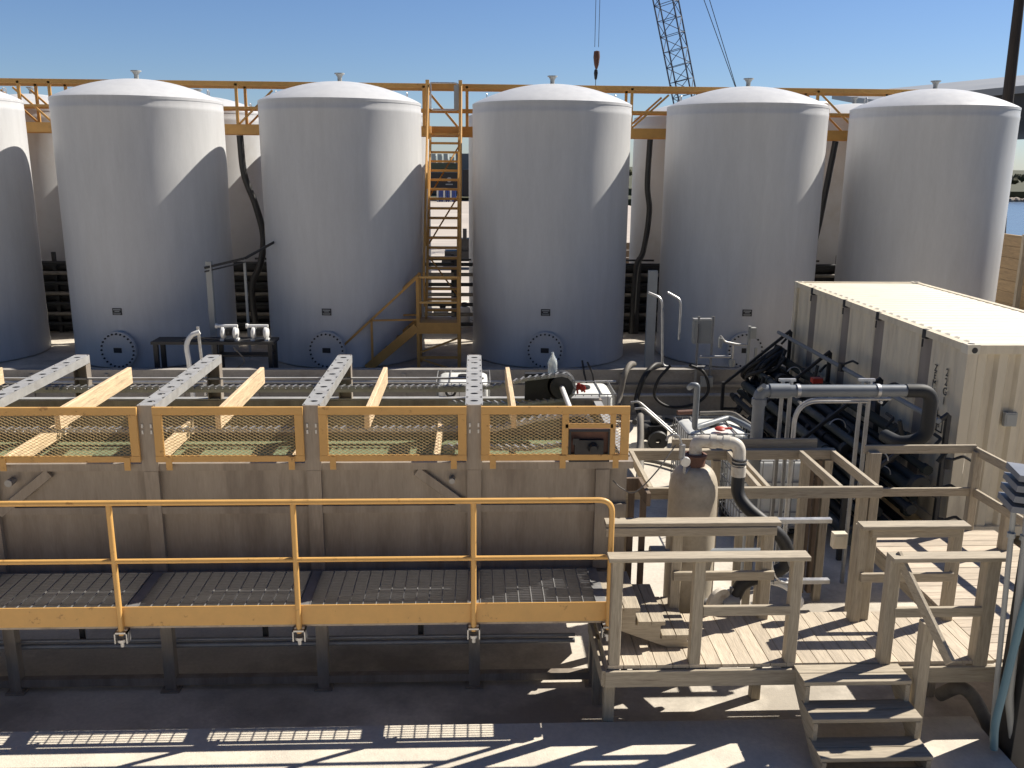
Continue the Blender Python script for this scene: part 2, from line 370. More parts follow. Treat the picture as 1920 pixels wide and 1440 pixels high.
# hoses hanging between the rows
def hose(name,pts,r,m,label,group=None,n=10): return solo(name, MB().tube(curve(pts),r,n), m, label,'hose',group, loc=pts[-1])
HG='black hoses hanging from the catwalk'
hose('hanging_hose',[(-10.35,24.05,5.75),(-10.3,24.05,4.6),(-10.05,23.95,3.4),(-9.75,23.9,2.6),(-9.75,23.9,.7)],.085,black_rub,'black hose in the leftmost tank gap, the strand curving in from the left',HG)
hose('hanging_hose',[(-9.2,24.1,4.8),(-9.35,24.05,3.6),(-9.62,24.0,2.9),(-9.6,24.0,.7)],.08,black_rub,'black hose in the leftmost tank gap, the strand curving in from the right',HG)
hose('hanging_hose',[(-5.95,24.0,5.75),(-5.9,24.0,4.8),(-5.65,24.0,4.0),(-5.5,24.0,3.2),(-5.6,23.9,2.5),(-5.85,23.9,1.9),(-5.8,23.9,.7)],.085,black_rub,'black hose bowing to the right in the gap behind the pair of white pumps',HG)
hose('hanging_hose',[(4.52,24.0,5.75),(4.50,24.0,4.6),(4.58,24.0,3.9),(4.45,23.9,2.9),(4.25,23.8,2.4),(4.2,23.8,.7)],.075,black_rub,'black hose hanging in the gap left of the tank behind the electrical box',HG)
hose('hanging_hose',[(9.38,24.0,5.75),(9.25,24.0,4.6),(9.1,24.0,3.4),(8.95,23.95,2.9),(8.6,23.8,2.2),(8.45,23.8,.7)],.08,black_rub,'black hose in the gap left of the rightmost tank',HG)
for x,l in ((-10.45,'white elbow pipe on the catwalk beside the leftmost tank'),(9.2,'grey vent elbow standing on the catwalk left of the rightmost tank')):
    solo('vent_elbow', MB().tube(bend([(x,25.05,6.0),(x,25.05,6.75),(x+.35,25.2,6.75),(x+.35,25.2,6.45)],.12),.075,10), white_pl, l,'pipe','vent elbows by the catwalk')

# ------------------------------------------------------------------ catwalk
cw=thing('catwalk','long orange-yellow elevated catwalk running between the two rows of tanks','catwalk',(0,24.4,0))
X0,X1=-17,12.6
for y in (23.97,24.9):
    obj('beam', MB().box(X0,X1,y-.03,y+.03,5.78,6.02), yellow_dk, cw)
    obj('top_rail', MB().bar((X0,y,7.0),(X1,y,7.0),.06,.11), yellow_dk, cw)
    obj('mid_rail', MB().bar((X0,y,6.42),(X1,y,6.42),.04,.06), yellow_dk, cw)
    for x in (-15.5,-14.6,-11.3,-10.55,-8,-5.97,-3.4,-1.29,-.2,1.6,4.0,6.4,8.8,11.0,12.5):
        obj('post', MB().bar((x,y,6.0),(x,y,7.0),.07,.06,(0,1,0)), yellow_dk, cw)
    for x,d in ((-11.3,-.9),(-10.55,-.9),(-5.97,.9),(-1.29,.85),(4.0,.95),(8.8,1.1)):
        obj('brace', MB().bar((x,y+.02,7.0 if d>0 and x in(-1.29,8.8) else 6.0),(x+d,y+.02,6.02 if x in(-1.29,8.8) else 6.85),.05,.035,(0,1,0)), yellow_dk, cw)
    for x in (-12.4,-7.7,-3.1,1.7,6.4,10.9):
        obj('column', MB().bar((x,y,.6),(x,y,5.78),.12,.12,(0,1,0)), yellow_dk, cw)
d=MB()
for i in range(60): d.box(X0+i*.49,X0+i*.49+.03,24.0,24.87,5.93,5.985)
for i in range(14): d.box(X0,X1,24.03+i*.06,24.038+i*.06,5.955,5.99)
obj('grating', d, yellow_dk, cw)

# ------------------------------------------------------------------ access stair between tanks
st=thing('access_stair','steep yellow steel stairs with landing climbing between two white tanks','stairs',(-.75,20.3,.6))
xl,xr=-1.12,-.40
def L(z): return 20.55+(z-1.65)/(5.85-1.65)*3.2
for x,nm in ((xl,'stringer'),(xr,'stringer')):
    obj(nm, MB().bar((x,L(1.65),1.62),(x,L(5.95),5.95),.05,.22,(0,1,0)), yellow_dk, st)
for i in range(19):
    z=1.85+i*.222; obj('tread', MB().box(xl+.025,xr-.025,L(z)-.07,L(z)+.09,z-.055,z), yellow_dk, st)
for x in (xl-.04,xr+.06):
    obj('handrail', MB().tube(bend([(x,L(1.8)-.15,2.55),(x,L(5.7)-.25,6.55),(x,23.7,7.02)],.2,4),.028,8), yellow_dk, st)
    for z in (1.9,3.2,4.5,5.7): obj('rail_post', MB().bar((x,L(z),z),(x,L(z)-.2,z+.82),.045,.045), yellow_dk, st)
obj('cross_brace', MB().bar((xl,L(4.1)+.25,4.3),(xr,L(5.6)+.3,5.55),.03,.03).bar((xr,L(4.1)+.3,4.35),(xl,L(3)+.3,3.2),.03,.03).bar((xl,L(2.6)+.3,3.0),(xr,L(1.9)+.3,2.1),.03,.03), yellow_dk, st)
for x in (-1.18,-.36):
    obj('gate_post', MB().bar((x,23.7,5.8),(x,23.7,7.12),.09,.09,(0,1,0)), yellow, st)
obj('gate', MB().tube(bend([(-1.1,23.68,7.05),(-.42,23.68,7.05),(-.42,23.68,6.4),(-1.1,23.68,6.4),(-1.1,23.68,7.05)],.08,4),.02,8), galv, st)
obj('gate_panel', MB().box(-.52,-.40,23.64,23.66,6.4,7.0), cabinet_m, st)
# landing
obj('landing', MB().box(-1.3,-.33,19.95,20.75,1.40,1.65), yellow_dk, st)
for x in (-1.27,-.36):
    for y in (19.99,20.71):
        obj('leg', MB().bar((x,y,.6),(x,y,2.68 if (y<20.2 or x<-1) else 1.4),.075,.075,(0,1,0)), yellow_dk, st)
for z in (2.66,2.1): obj('landing_rail', MB().bar((-1.27,19.99,z),(-.36,19.99,z),.05,.05), yellow, st)
obj('leg_brace', MB().bar((-1.27,20.0,.95),(-.36,20.0,1.3),.04,.04).bar((-1.27,20.0,.85),(-.36,20.0,.85),.05,.06).bar((-1.27,20.0,.83),(-.6,20.0,.6),.04,.04), yellow_dk, st)
for y in (19.97,20.6):
    obj('lower_stringer', MB().bar((-1.3,y,1.55),(-2.42,y,.6),.05,.2), yellow_dk, st)
for i in range(4):
    f=(i+.6)/4.6; x=-1.3-f*1.1; z=1.6-f*.95; obj('lower_tread', MB().box(x-.1,x+.13,20.0,20.57,z-.03,z), yellow_dk, st)
for y in (19.95,20.62):
    obj('lower_handrail', MB().bar((-1.25,y,2.68),(-2.95,y,1.12),.05,.05), yellow_dk, st)
    obj('lower_handrail_post', MB().bar((-2.3,y,1.72),(-2.3,y,.6),.05,.05,(0,1,0)), yellow_dk, st)
    obj('lower_mid_rail', MB().bar((-1.27,y,1.72),(-2.3,y,1.7),.04,.04), yellow_dk, st)

# ------------------------------------------------------------------ pipe rack behind the tanks
pr=thing('pipe_rack','dark rack of stacked horizontal pipes between the tank rows, seen through the gaps','pipe rack',(0,24.5,.6))
for i in range(7):
    obj('pipe', MB().cyl((-18,24.30,.86+i*.27),(13.0,24.30,.86+i*.27),.05,10), hose_grey if i%2 else pvc_dark, pr)
    if i<7: obj('dark_fill_pipe', MB().cyl((-18,24.62,.74+i*.27),(-2.3,24.62,.74+i*.27),.135,12), dark_steel, pr); obj('dark_fill_pipe', MB().cyl((2.0,24.62,.74+i*.27),(13.0,24.62,.74+i*.27),.135,12), dark_steel, pr)  # second layer of dark pipes added to fill the gaps with darkness
for i in range(15):
    x=-17.4+i*2.1; obj('post', MB().bar((x,24.42,.6),(x,24.42,2.75),.09,.09,(0,1,0)), dark_steel, pr)
for x in (-9.6,-5.2,-.7,4.2,8.7):
    obj('cross_bar', MB().bar((x-.6,24.2,2.62),(x+.6,24.2,2.62),.05,.05).bar((x+.2,24.2,.62),(x+.2,24.2,2.7),.12,.06,(0,1,0)), dark_steel, pr)
w=thing('rear_wall','dark wooden board wall behind the rear tanks','wall',(0,30.4,.6))
for a,c in ((-19,-2.2),(1.2,13.3)):
    b=MB()
    for i in range(8): b.box(a,c,30.1,30.16,.61+i*.25,.61+i*.25+.235)
    obj('board_panel', b, dark_wood, w)
# small gear standing on the pad behind the stairs
for x,y,l in ((-.95,25.0,'white drum with a dark valve on the pad behind the yellow stairs, left one'),(-.35,25.4,'white drum with a dark valve on the pad behind the yellow stairs, right one')):
    d_=thing('white_drum',l,'drum',(x,y,.6))
    obj('body', MB().lathe([(0,0),(.2,0),(.21,.02),(.21,.5),(.17,.56),(0,.57)],(x,y,.604),20), white_pl, d_)
    obj('valve', MB().lathe([(0,0),(.07,0),(.09,.06),(.07,.12),(0,.12)],(x+.05,y,1.17),12), black_rub, d_)
# ------------------------------------------------------------------ bench with pumps
tb=thing('steel_bench','black steel bench standing between the two tanks, carrying the white pumps','bench',(-5.4,18.8,.6))
obj('bench_top', MB().box(-6.70,-4.18,18.62,19.18,1.41,1.47), dark_steel, tb)
for x in (-6.62,-5.4,-4.27):
    for y in (18.69,19.11): obj('leg', MB().bar((x,y,.6),(x,y,1.41),.09,.09,(0,1,0)), dark_steel, tb)
obj('shelf', MB().box(-5.4,-4.25,18.75,19.05,1.13,1.17), dark_steel, tb)
def pump(x,label):
    Y,Z=18.80,1.47
    p=thing('diaphragm_pump',label,'pump',(x,Y,Z),'white air pumps on the bench')
    for s in (-1,1):
        obj('chamber', MB().lathe([(0,-.045),(.10,-.045),(.13,-.02),(.13,.02),(.09,.05),(0,.05)],(x+s*.125,Y,Z+.165),20,axis='x'), white_pl, p)
        obj('foot', MB().bar((x+s*.145,Y-.08,Z+.02),(x+s*.145,Y+.08,Z+.02),.08,.04).cyl((x+s*.145,Y,Z+.02),(x+s*.145,Y,Z+.31),.032,8), white_pl, p)
    obj('manifold', MB().cyl((x-.26,Y,Z+.305),(x+.175,Y,Z+.305),.034,10).cyl((x-.28,Y,Z+.305),(x-.24,Y,Z+.305),.052,12), white_pl, p)
    obj('lower_manifold', MB().cyl((x-.19,Y,Z+.045),(x+.17,Y,Z+.045),.032,10), cabinet_m, p)
    obj('air_valve', MB().box(x-.065,x+.065,Y-.07,Y+.07,Z+.11,Z+.25).cyl((x,Y-.08,Z+.17),(x,Y-.12,Z+.17),.03,8), black_rub, p)
    return p
pump(-5.12,'left of the two white air pumps on the black bench'); pump(-4.49,'right of the two white air pumps on the black bench')
hose('air_line',[(-6.1,18.72,1.49),(-5.75,18.68,1.55),(-5.4,18.78,1.50),(-5.0,18.7,1.49)],.015,hose_grey,'thin grey air line lying on the black bench')
hose('cable_drop',[(-5.0,18.6,1.35),(-4.85,18.58,1.2),(-4.8,18.58,1.05),(-5.0,18.58,.9)],.015,hose_grey,'thin cable dangling below the black bench')
solo('strut_post', MB().bar((-5.72,18.86,.3),(-5.78,18.86,1.72),.05,.05,(0,1,0)), galv,'galvanised strut post holding the arched white hose by the low wall','post')
hose('white_hose',[(-5.95,18.78,.3),(-5.98,18.78,1.0),(-6.0,18.78,1.35),(-5.9,18.8,1.55),(-5.74,18.83,1.62)],.05,white_pl,'white hose arching up to the galvanised post by the low wall')
ps=thing('cable_post','grey square post with a cable tray arm leaning in front of a white tank','post',(-5.5,19.4,.6))
obj('post', MB().bar((-5.62,19.4,.6),(-5.62,19.4,3.05),.12,.12,(0,1,0)), cabinet_m, ps)
obj('side_post', MB().bar((-4.95,19.7,.9),(-4.95,19.7,3.05),.05,.05,(0,1,0)), cabinet_m, ps)
obj('tray', MB().bar((-5.7,19.32,2.92),(-4.9,19.6,3.1),.04,.05).bar((-4.9,19.6,3.1),(-4.35,21.0,3.45),.04,.05).bar((-5.7,19.32,2.84),(-4.9,19.6,3.02),.03,.03), dark_steel, ps)
solo('timber_post', MB().bar((3.83,19.35,.6),(3.83,19.35,2.9),.19,.14,(0,1,0)), cabinet_m, 'tall grey square post left of the bent conduits by the tank gap','post')

# ------------------------------------------------------------------ electrical frame by the wall
ef=thing('electrical_frame','grey electrical box held on two slotted strut posts above the concrete wall','electrical box',(4.9,18.88,0))
for x in (4.76,5.06): obj('strut', MB().bar((x,18.86,.5),(x,18.86,1.95),.042,.042,(0,1,0)), galv_dull, ef)
bx=obj('enclosure', MB().box(4.68,5.04,18.885,19.05,1.38,1.86), cabinet_m, ef); obj('lid_edge', MB().box(4.67,5.05,18.90,19.06,1.862,1.885), galv, bx)
obj('slots', MB().box(4.755,4.765,18.835,18.838,1.4,1.8), dark_steel, ef)
obj('cross_bar', MB().cyl((4.8,18.8,1.12),(5.45,18.8,1.12),.028,8), galv, ef)
obj('junction_box', MB().box(4.86,5.10,18.74,18.86,.50,.70), cabinet_m, ef)
b=MB().tube(bend([(3.72,18.95,2.42),(3.98,18.85,2.32),(4.05,18.85,.92),(4.25,18.85,.90),(4.95,18.85,.90)],.12),.024,8)
solo('conduit', b, galv,'taller grey bent conduit by the wall, the left one of two','conduit','bent conduits by the wall')
b=MB().tube(bend([(4.12,19.0,2.42),(4.38,18.9,2.28),(4.38,18.9,1.45)],.1),.024,8)
solo('conduit', b, galv,'shorter grey bent conduit by the wall, the right one of two','conduit','bent conduits by the wall')
va=thing('valve_set','small cluster of pipes and valves mounted above the wall right of the electrical box','valve',(5.6,18.85,.8))
obj('pipe_run', MB().tube(bend([(5.22,18.85,1.55),(5.32,18.85,1.42),(5.62,18.85,1.36),(5.8,18.85,1.36)],.05),.025,8).cyl((5.5,18.85,1.36),(5.5,18.85,.9),.02,8), galv, va)
obj('valve', MB().lathe([(0,-.07),(.06,-.07),(.07,0),(.06,.07),(0,.07)],(5.5,18.85,.98),14).box(5.2,5.26,18.8,18.9,1.3,1.5), cabinet_m, va)
obj('upright', MB().bar((5.82,18.85,.8),(5.82,18.85,1.75),.06,.06,(0,1,0)).bar((5.98,18.85,.8),(5.98,18.85,1.3),.05,.05,(0,1,0)).box(5.83,5.95,18.8,18.92,1.5,1.72), cabinet_m, va)
solo('riser_pipe', MB().tube(bend([(5.85,17.0,1.25),(6.02,17.0,1.25),(6.02,17.0,.0)],.12),.075,12), pvc_grey,'grey gooseneck pipe rising beside the dark pipe bank','pipe')
# thick hoses over the wall
hose('wall_hose',[(3.55,19.3,.86),(3.4,18.95,.92),(3.25,18.7,.75),(3.15,18.6,.3),(3.05,18.3,.06),(2.8,17.9,.07)],.06,hose_grey,'thick brownish hose climbing over the concrete wall, left one of two','hoses over the wall')
hose('wall_hose',[(4.15,19.3,.84),(3.9,18.95,.9),(3.65,18.7,.7),(3.5,18.6,.25),(3.5,18.2,.05),(3.3,17.6,.07)],.055,black_rub,'thick black hose climbing over the concrete wall, right one of two','hoses over the wall')
hose('coiled_hose',[(4.2,18.75,.95),(3.95,18.7,.65),(3.9,18.7,.3),(4.2,18.65,.1),(4.7,18.65,.15),(5.0,18.7,.4),(4.9,18.75,.8),(4.6,18.8,.95)],.03,black_rub,'loop of thin black hose hanging on the shaded concrete wall')
hose('cable_loop',[(2.5,18.85,1.0),(2.62,18.75,.7),(2.58,18.7,.3),(2.45,18.75,.7),(2.4,18.9,1.02)],.02,black_rub,'coil of black cable hung over the wall near the right-hand white tote')
hose('floor_hose',[(1.65,13.4,.25),(2.2,13.9,.35),(2.75,14.5,.3),(2.9,15.2,.8),(2.95,15.4,.5),(2.7,14.0,.12),(2.3,13.0,.1),(1.7,12.6,.1)],.06,hose_grey,'thick grey hose looping up off the floor behind the yellow mesh guard')
hose('floor_hose_thin',[(2.6,15.2,.05),(3.2,14.9,.06),(3.6,14.2,.06),(3.1,13.2,.05),(3.4,12.6,.05)],.035,hose_grey,'thin grey hose snaking across the sunlit floor beside the caged tote')
YH='tangled black hoses on the yard floor'
for pts,l in (([(4.6,17.6,.05),(4.9,16.8,.06),(4.4,16.2,.05),(4.9,15.4,.06),(4.6,14.8,.05)],'black hose zigzagging on the yard floor left of the dark pipe bank'),
    ([(3.9,17.7,.05),(4.2,17.2,.06),(3.9,16.8,.05),(4.4,15.8,.06),(4.3,15.0,.3)],'black hose lifting off the yard floor just behind the sunlit caged tote'),
    ([(5.6,17.9,.8),(5.3,17.5,.3),(4.9,17.2,.05),(4.3,17.4,.05),(3.7,17.0,.05)],'black hose sloping down from the pipe bank end to the floor by the wall')):
    hose('yard_hose',pts,.035,black_rub,l,YH)
# small black pump with handle frame
cp=thing('trash_pump','black wheeled pump with sloping handle on the floor left of the sunlit tote','pump',(3.35,16.0,0))
obj('engine', MB().box(3.2,3.55,15.9,16.3,.12,.42).lathe([(0,-.1),(.16,-.1),(.18,0),(.16,.1),(0,.1)],(3.15,16.05,.3),18,axis='x').lathe([(0,0),(.1,0),(.12,.05),(.1,.14),(0,.16)],(3.38,16.1,.42),14), black_rub, cp)
for y in (15.75,16.3): obj('wheel', MB().lathe([(.05,-.035),(.17,-.04),(.19,0),(.17,.04),(.05,.035)],(3.35,y,.19),20,axis='y'), black_rub, cp)
for y in (15.75,16.2): obj('handle', MB().tube(bend([(2.9,y,.8),(3.05,y,.82),(3.75,y-.4,.25),(3.85,y-.5,.1)],.1),.02,8), galv_dull, cp)

# ------------------------------------------------------------------ IBC totes
def tote(x,y,label,z=0,col=tote_white):
    t=thing('caged_tote',label,'tote',(x,y,z),'white caged liquid totes')
    w,d,h=1.0,.98,1.0; x0,x1,y0,y1=x-w/2,x+w/2,y-d/2,y+d/2
    p=MB(); p.box(x0,x1,y0,y1,z+.1,z+.13)
    for i in range(3):
        for j in range(3): p.box(x0+i*(w-.12)/2,x0+i*(w-.12)/2+.12,y0+j*(d-.12)/2,y0+j*(d-.12)/2+.12,z+.004,z+.1)
    obj('pallet', p, dark_steel, t)
    bt=MB(); n=40; levels=[(.14,.90),(.17,.96),(.7,.97),(.78,.955),(.82,.97),(1.06,.97),(1.12,.95),(1.155,.86),(1.16,0)]
    vs=[]
    for zz,sc in levels:
        for k in range(n):
            a=2*math.pi*k/n; c,s=math.cos(a),math.sin(a); e=.22
            vs.append((x+(w/2-.02)*sc*math.copysign(abs(c)**e,c), y+(d/2-.02)*sc*math.copysign(abs(s)**e,s), z+zz))
    bt._add(vs,[(i*n+k,i*n+(k+1)%n,(i+1)*n+(k+1)%n,(i+1)*n+k) for i in range(len(levels)-1) for k in range(n)],True)
    bo=obj('bottle', bt, col, t)
    obj('cap', MB().lathe([(0,0),(.10,0),(.11,.02),(.10,.05),(0,.055)],(x,y,z+1.155),20), black_rub, bo)
    obj('valve', MB().cyl((x,y0+.03,z+.22),(x,y0-.06,z+.22),.05,10), black_rub, bo)
    c=MB()
    for zz in (.2,.42,.64,.86,1.17): c.tube([(x0,y0,z+zz),(x1,y0,z+zz),(x1,y1,z+zz),(x0,y1,z+zz),(x0,y0,z+zz)],.011,6)
    for i in range(8):
        xx=x0+i*w/7; yy=y0+i*d/7
        for q in ((xx,y0),(xx,y1),(x0,yy),(x1,yy)): c.cyl((q[0],q[1],z+.13),(q[0],q[1],z+1.17),.008,6)
    c.cyl((x-.25,y0,z+1.175),(x-.25,y1,z+1.175),.012,6); c.cyl((x+.25,y0,z+1.175),(x+.25,y1,z+1.175),.012,6)
    obj('cage', c, galv_dull, t)
    return t
tote(-.22,16.75,'white caged tote behind the last perforated grey beam, left of the clear jug')
tote(1.98,15.85,'white caged tote behind the black sprocket housing, beside the red rag')
tote(3.70,13.42,'white caged tote with a pipe and red valve lying on its sunlit top')
tote(4.17,12.15,'white caged tote in the shade below the wooden frame, right of the tan vessel')
solo('dip_pipe', MB().tube(bend([(3.2,13.0,1.88),(3.2,12.85,1.95),(3.28,12.85,1.95),(3.3,12.95,1.25),(3.4,13.1,1.24),(4.0,13.6,1.24),(4.15,13.3,1.22),(4.25,12.95,1.2)],.09),.045,10), pvc_grey,'grey bent pipe standing and lying across the top of the sunlit tote','pipe')
solo('red_valve', MB().lathe([(0,0),(.07,.0),(.085,.02),(.06,.045),(0,.05)],(3.72,13.05,1.2),12).box(3.66,3.9,13.02,13.07,1.215,1.235), red_m,'red valve handle lying on the sunlit white tote','valve')
solo('red_clamp_pipe', MB().cyl((3.25,13.9,1.24),(3.55,13.95,1.24),.04,10), rust,'short rusty red pipe on the back edge of the sunlit tote','pipe')
hose('tote_hose',[(3.62,13.92,1.22),(4.1,13.85,1.24),(4.22,13.5,1.22),(4.3,13.1,1.2)],.035,hose_grey,'grey hose curled along the back rim of the sunlit tote')

# ------------------------------------------------------------------ beige container
ct=thing('shipping_container','beige shipping container with sunlit roof and vertical side grooves','container',(7.45,14.0,.34))
cx0,cx1,cy0,cy1,cz0,cz1=6.23,8.67,10.97,17.35,.34,2.93
gro=[12.12,13.62,14.92,16.42]; yy=cy0+.14
for gy in gro+[cy1-.14+.15]:
    a,c=yy,gy-.15; n=max(2,int((c-a)/.02)); vs=[]     # softly waved steel between the deep grooves
    for zz in (cz0+.13,cz1-.10):
        for i in range(n+1):
            y=a+(c-a)*i/n; f=math.sin((y-a)/(c-a)*math.pi*2*max(1,round((c-a)/.34)))
            vs.append((cx0+.034-.012*max(-1,min(1,f*1.6)) + (.02 if i in (0,n) else 0), y, zz))
    b=MB(); b._add(vs,[(i,i+n+1,i+n+2,i+1) for i in range(n)],True)
    obj('side_wall', b, cont_paint, ct)
    yy=gy+.15
for gy in gro:
    obj('side_groove', MB().box(cx0+.055,cx0+.09,gy-.16,gy+.16,cz0+.13,cz1-.10), cont_groove_shade, ct)
b=MB()   # near end corrugation, trapezoidal
z0,z1=cz0+.13,cz1-.12; xs=[]; x=cx0+.16
while x<cx1-.2:
    xs+= [(x,0),(x+.11,0),(x+.15,.05),(x+.24,.05),(x+.28,0)]; x+=.28
vs=[(q[0],cy0+.03+q[1],z) for z in (z0,z1) for q in xs]; n=len(xs)
b._add(vs,[(i,i+1,i+1+n,i+n) for i in range(n-1)])
obj('end_wall', b, cont_paint, ct)
obj('hidden_walls', MB().box(cx1-.06,cx1-.02,cy0+.1,cy1-.1,z0,z1).box(cx0+.1,cx1-.1,cy1-.06,cy1-.02,z0,z1), cont_paint, ct)
b=MB()
for x in (cx0,cx1-.14):
    for y in (cy0,cy1-.14): b.box(x,x+.14,y,y+.14,cz0+.12,cz1-.12)
b.box(cx0,cx0+.10,cy0+.14,cy1-.14,cz1-.10,cz1-.005).box(cx1-.1,cx1,cy0+.14,cy1-.14,cz1-.1,cz1-.005)
b.box(cx0+.14,cx1-.14,cy0,cy0+.1,cz1-.12,cz1-.005).box(cx0+.14,cx1-.14,cy1-.1,cy1,cz1-.12,cz1-.005)
b.box(cx0,cx0+.12,cy0+.14,cy1-.14,cz0,cz0+.13).box(cx0+.14,cx1-.14,cy0,cy0+.1,cz0,cz0+.13).box(cx1-.12,cx1,cy0+.14,cy1-.14,cz0,cz0+.13)
obj('frame', b, cont_paint, ct)
b=MB(); b.box(cx0+.10,cx1-.10,cy0+.10,cy1-.10,cz1-.04,cz1-.02)
n=24; s=(cy1-cy0-.5)/n
for i in range(n):
    y=cy0+.25+i*s; b._add([(cx0+.14,y,cz1-.019),(cx0+.17,y+.03,cz1-.002),(cx0+.17,y+s*.5,cz1-.002),(cx0+.14,y+s*.5+.03,cz1-.019),(cx1-.14,y,cz1-.019),(cx1-.17,y+.03,cz1-.002),(cx1-.17,y+s*.5,cz1-.002),(cx1-.14,y+s*.5+.03,cz1-.019)],[(0,3,2,1),(4,5,6,7),(0,1,5,4),(1,2,6,5),(2,3,7,6)])
obj('roof', b, cont_roof, ct)
for x,sx in ((cx0-.006,1),(cx1-.154,-1)):
    for y,sy in ((cy0-.006,1),(cy1-.154,-1)):
        for z in (cz0,cz1-.12):
            c=obj('corner_casting', MB().box(x,x+.16,y,y+.16,z,z+.122), cont_roof if z>1 else cont_paint, ct)
            if z>1: obj('casting_hole', MB().lathe([(0,0),(.045,0),(.045,.003),(0,.003)],(x+.08,y+.08,z+.1205),16).lathe([(0,-.003),(.038,-.003),(.038,0),(0,0)],(x+.09,y-.001,z+.05),16,axis='y'), dark_steel, c)
b=MB()
for gy in gro: b.box(cx0-.004,cx0+.05,gy-.05,gy+.05,cz1-.13,cz1-.004).cyl((cx0-.01,gy,cz1-.14),(cx0-.01,gy,cz1-.25),.012,6)
obj('lashing_hook', b, dark_steel, ct)
side=lambda y,z: Matrix.Translation((cx0+.012,y,z))@Matrix(((0,0,-1,0),(-1,0,0,0),(0,1,0,0),(0,0,0,1)))
text(ct,'container_number','Z\nE\nM\nU\n0',.135,side(11.72,2.42),ink,spacing=.78)
text(ct,'size_code','2\n2\nG\n1',.15,side(11.42,2.42),ink,spacing=.86)
text(ct,'check_digit','1',.15,side(11.47,1.70),ink)
b=MB()
for a in ((11.38,11.56,1.64,1.655),(11.38,11.56,1.845,1.86),(11.38,11.395,1.655,1.845),(11.545,11.56,1.655,1.845)): b.box(cx0+.010,cx0+.017,*a)
obj('digit_frame', b, ink, ct)
obj('vent_cover', MB().box(cx0+.60,cx0+.76,cy0-.01,cy0+.05,1.86,2.04).box(cx0+.62,cx0+.74,cy0-.016,cy0-.0101,1.88,2.02), cabinet_m, ct)
obj('label_patch', MB().box(cx0+.005,cx0+.018,11.58,11.72,1.62,1.93), cabinet_m, ct)

# ------------------------------------------------------------------ bank of dark pipes in front of the container
pb=thing('pipe_bank','bank of dark green and black pipes stacked along the shaded container side','pipe rack',(5.5,14,0))
k=0
rb=random.Random(11)
for row in range(7):
    for col in range(5):
        x=5.95-col*.235-rb.uniform(0,.03); z=.28+row*.235+rb.uniform(0,.03)
        if z>.62+(x-4.85)*1.22 or rb.random()<.1: continue
        k+=1; r=rb.choice((.05,.062,.075)); y0=10.9+rb.uniform(0,1.0); y1=17.2-rb.uniform(0,.6)
        b=MB().cyl((x,y0,z),(x,y1,z),r,14)
        for yy in (y0,y0+rb.uniform(1,3),y0+rb.uniform(3.5,5)): b.cyl((x,yy-.03,z),(x,yy+.09,z),r+.018,14)
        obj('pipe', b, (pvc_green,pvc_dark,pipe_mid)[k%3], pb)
obj('top_pipe', MB().cyl((5.93,10.9,1.95),(5.93,17.2,1.95),.035,10), pvc_grey, pb)
for y in (11.0,13.0,15.0,17.0):
    obj('rack_post', MB().bar((6.1,y,.0),(6.1,y,2.0),.06,.06,(0,1,0)).bar((4.85,y,0),(4.85,y,1.0),.06,.06,(0,1,0)).bar((4.85,y,.95),(6.1,y,2.02),.05,.05).bar((4.85,y,.46),(6.1,y,.46),.05,.05), dark_steel, pb)
for i,(y,z) in enumerate(((10.5,1.55),(10.7,1.1),(10.5,.75),(12.5,2.0),(14,2.0))):
    obj('valve_handle', MB().tube(bend([(5.9,y,z),(6.05,y-.05,z+.08),(6.05,y-.25,z+.08)],.04),.018,6).cyl((5.9,y,z-.1),(5.9,y,z+.03),.05,10), dark_steel, pb)
for y,x,z in ((10.9,5.2,1.53),(11.3,5.45,1.2),(12.4,5.25,1.54),(10.8,5.0,1.0),(15,5.5,1.73)):
    obj('strap', MB().tube([(x+.125*math.cos(a*.4),y,z-.11+.125*math.sin(a*.4)) for a in range(0,8)],.008,6), galv, pb)
b=MB()
for i in range(8):
    y=16.9+random.uniform(-.3,.3); b.tube(curve([(5.9,y,1.7),(5.6+random.uniform(-.2,.2),y-.2,1.5+random.uniform(-.2,.3)),(5.5+random.uniform(-.3,.2),y+.1,1.1),(5.8,y,.7+random.uniform(-.3,.3))]),.04,8)
obj('flexible_hose', b, black_rub, pb)
rr=random.Random(5)
for i in range(46):
    y=10.6+rr.random()*6.4; u=rr.random(); x=4.95+u*1.0; z=.35+u*1.35+rr.uniform(-.1,.25); l=rr.uniform(.08,.35); b=MB()
    if i%3==0: b.cyl((x,y,z),(x+rr.uniform(-.1,.1),y,z+l),.03,8); nm='riser'
    elif i%3==1: b.tube(bend([(x,y,z),(x+.1,y,z+.12),(x+.15,y+l,z+.1)],.05),.022,6); nm='bent_line'
    else: b.lathe([(.02,-.05),(.125,-.05),(.13,.05),(.02,.05)],(x,y,z-.1),14,axis='y'); nm='pipe_collar'
    obj(nm, b, pvc_dark, pb)
obj('orange_tag', MB().box(5.42,5.58,13.9,14.02,1.72,1.8), red_m, pb)

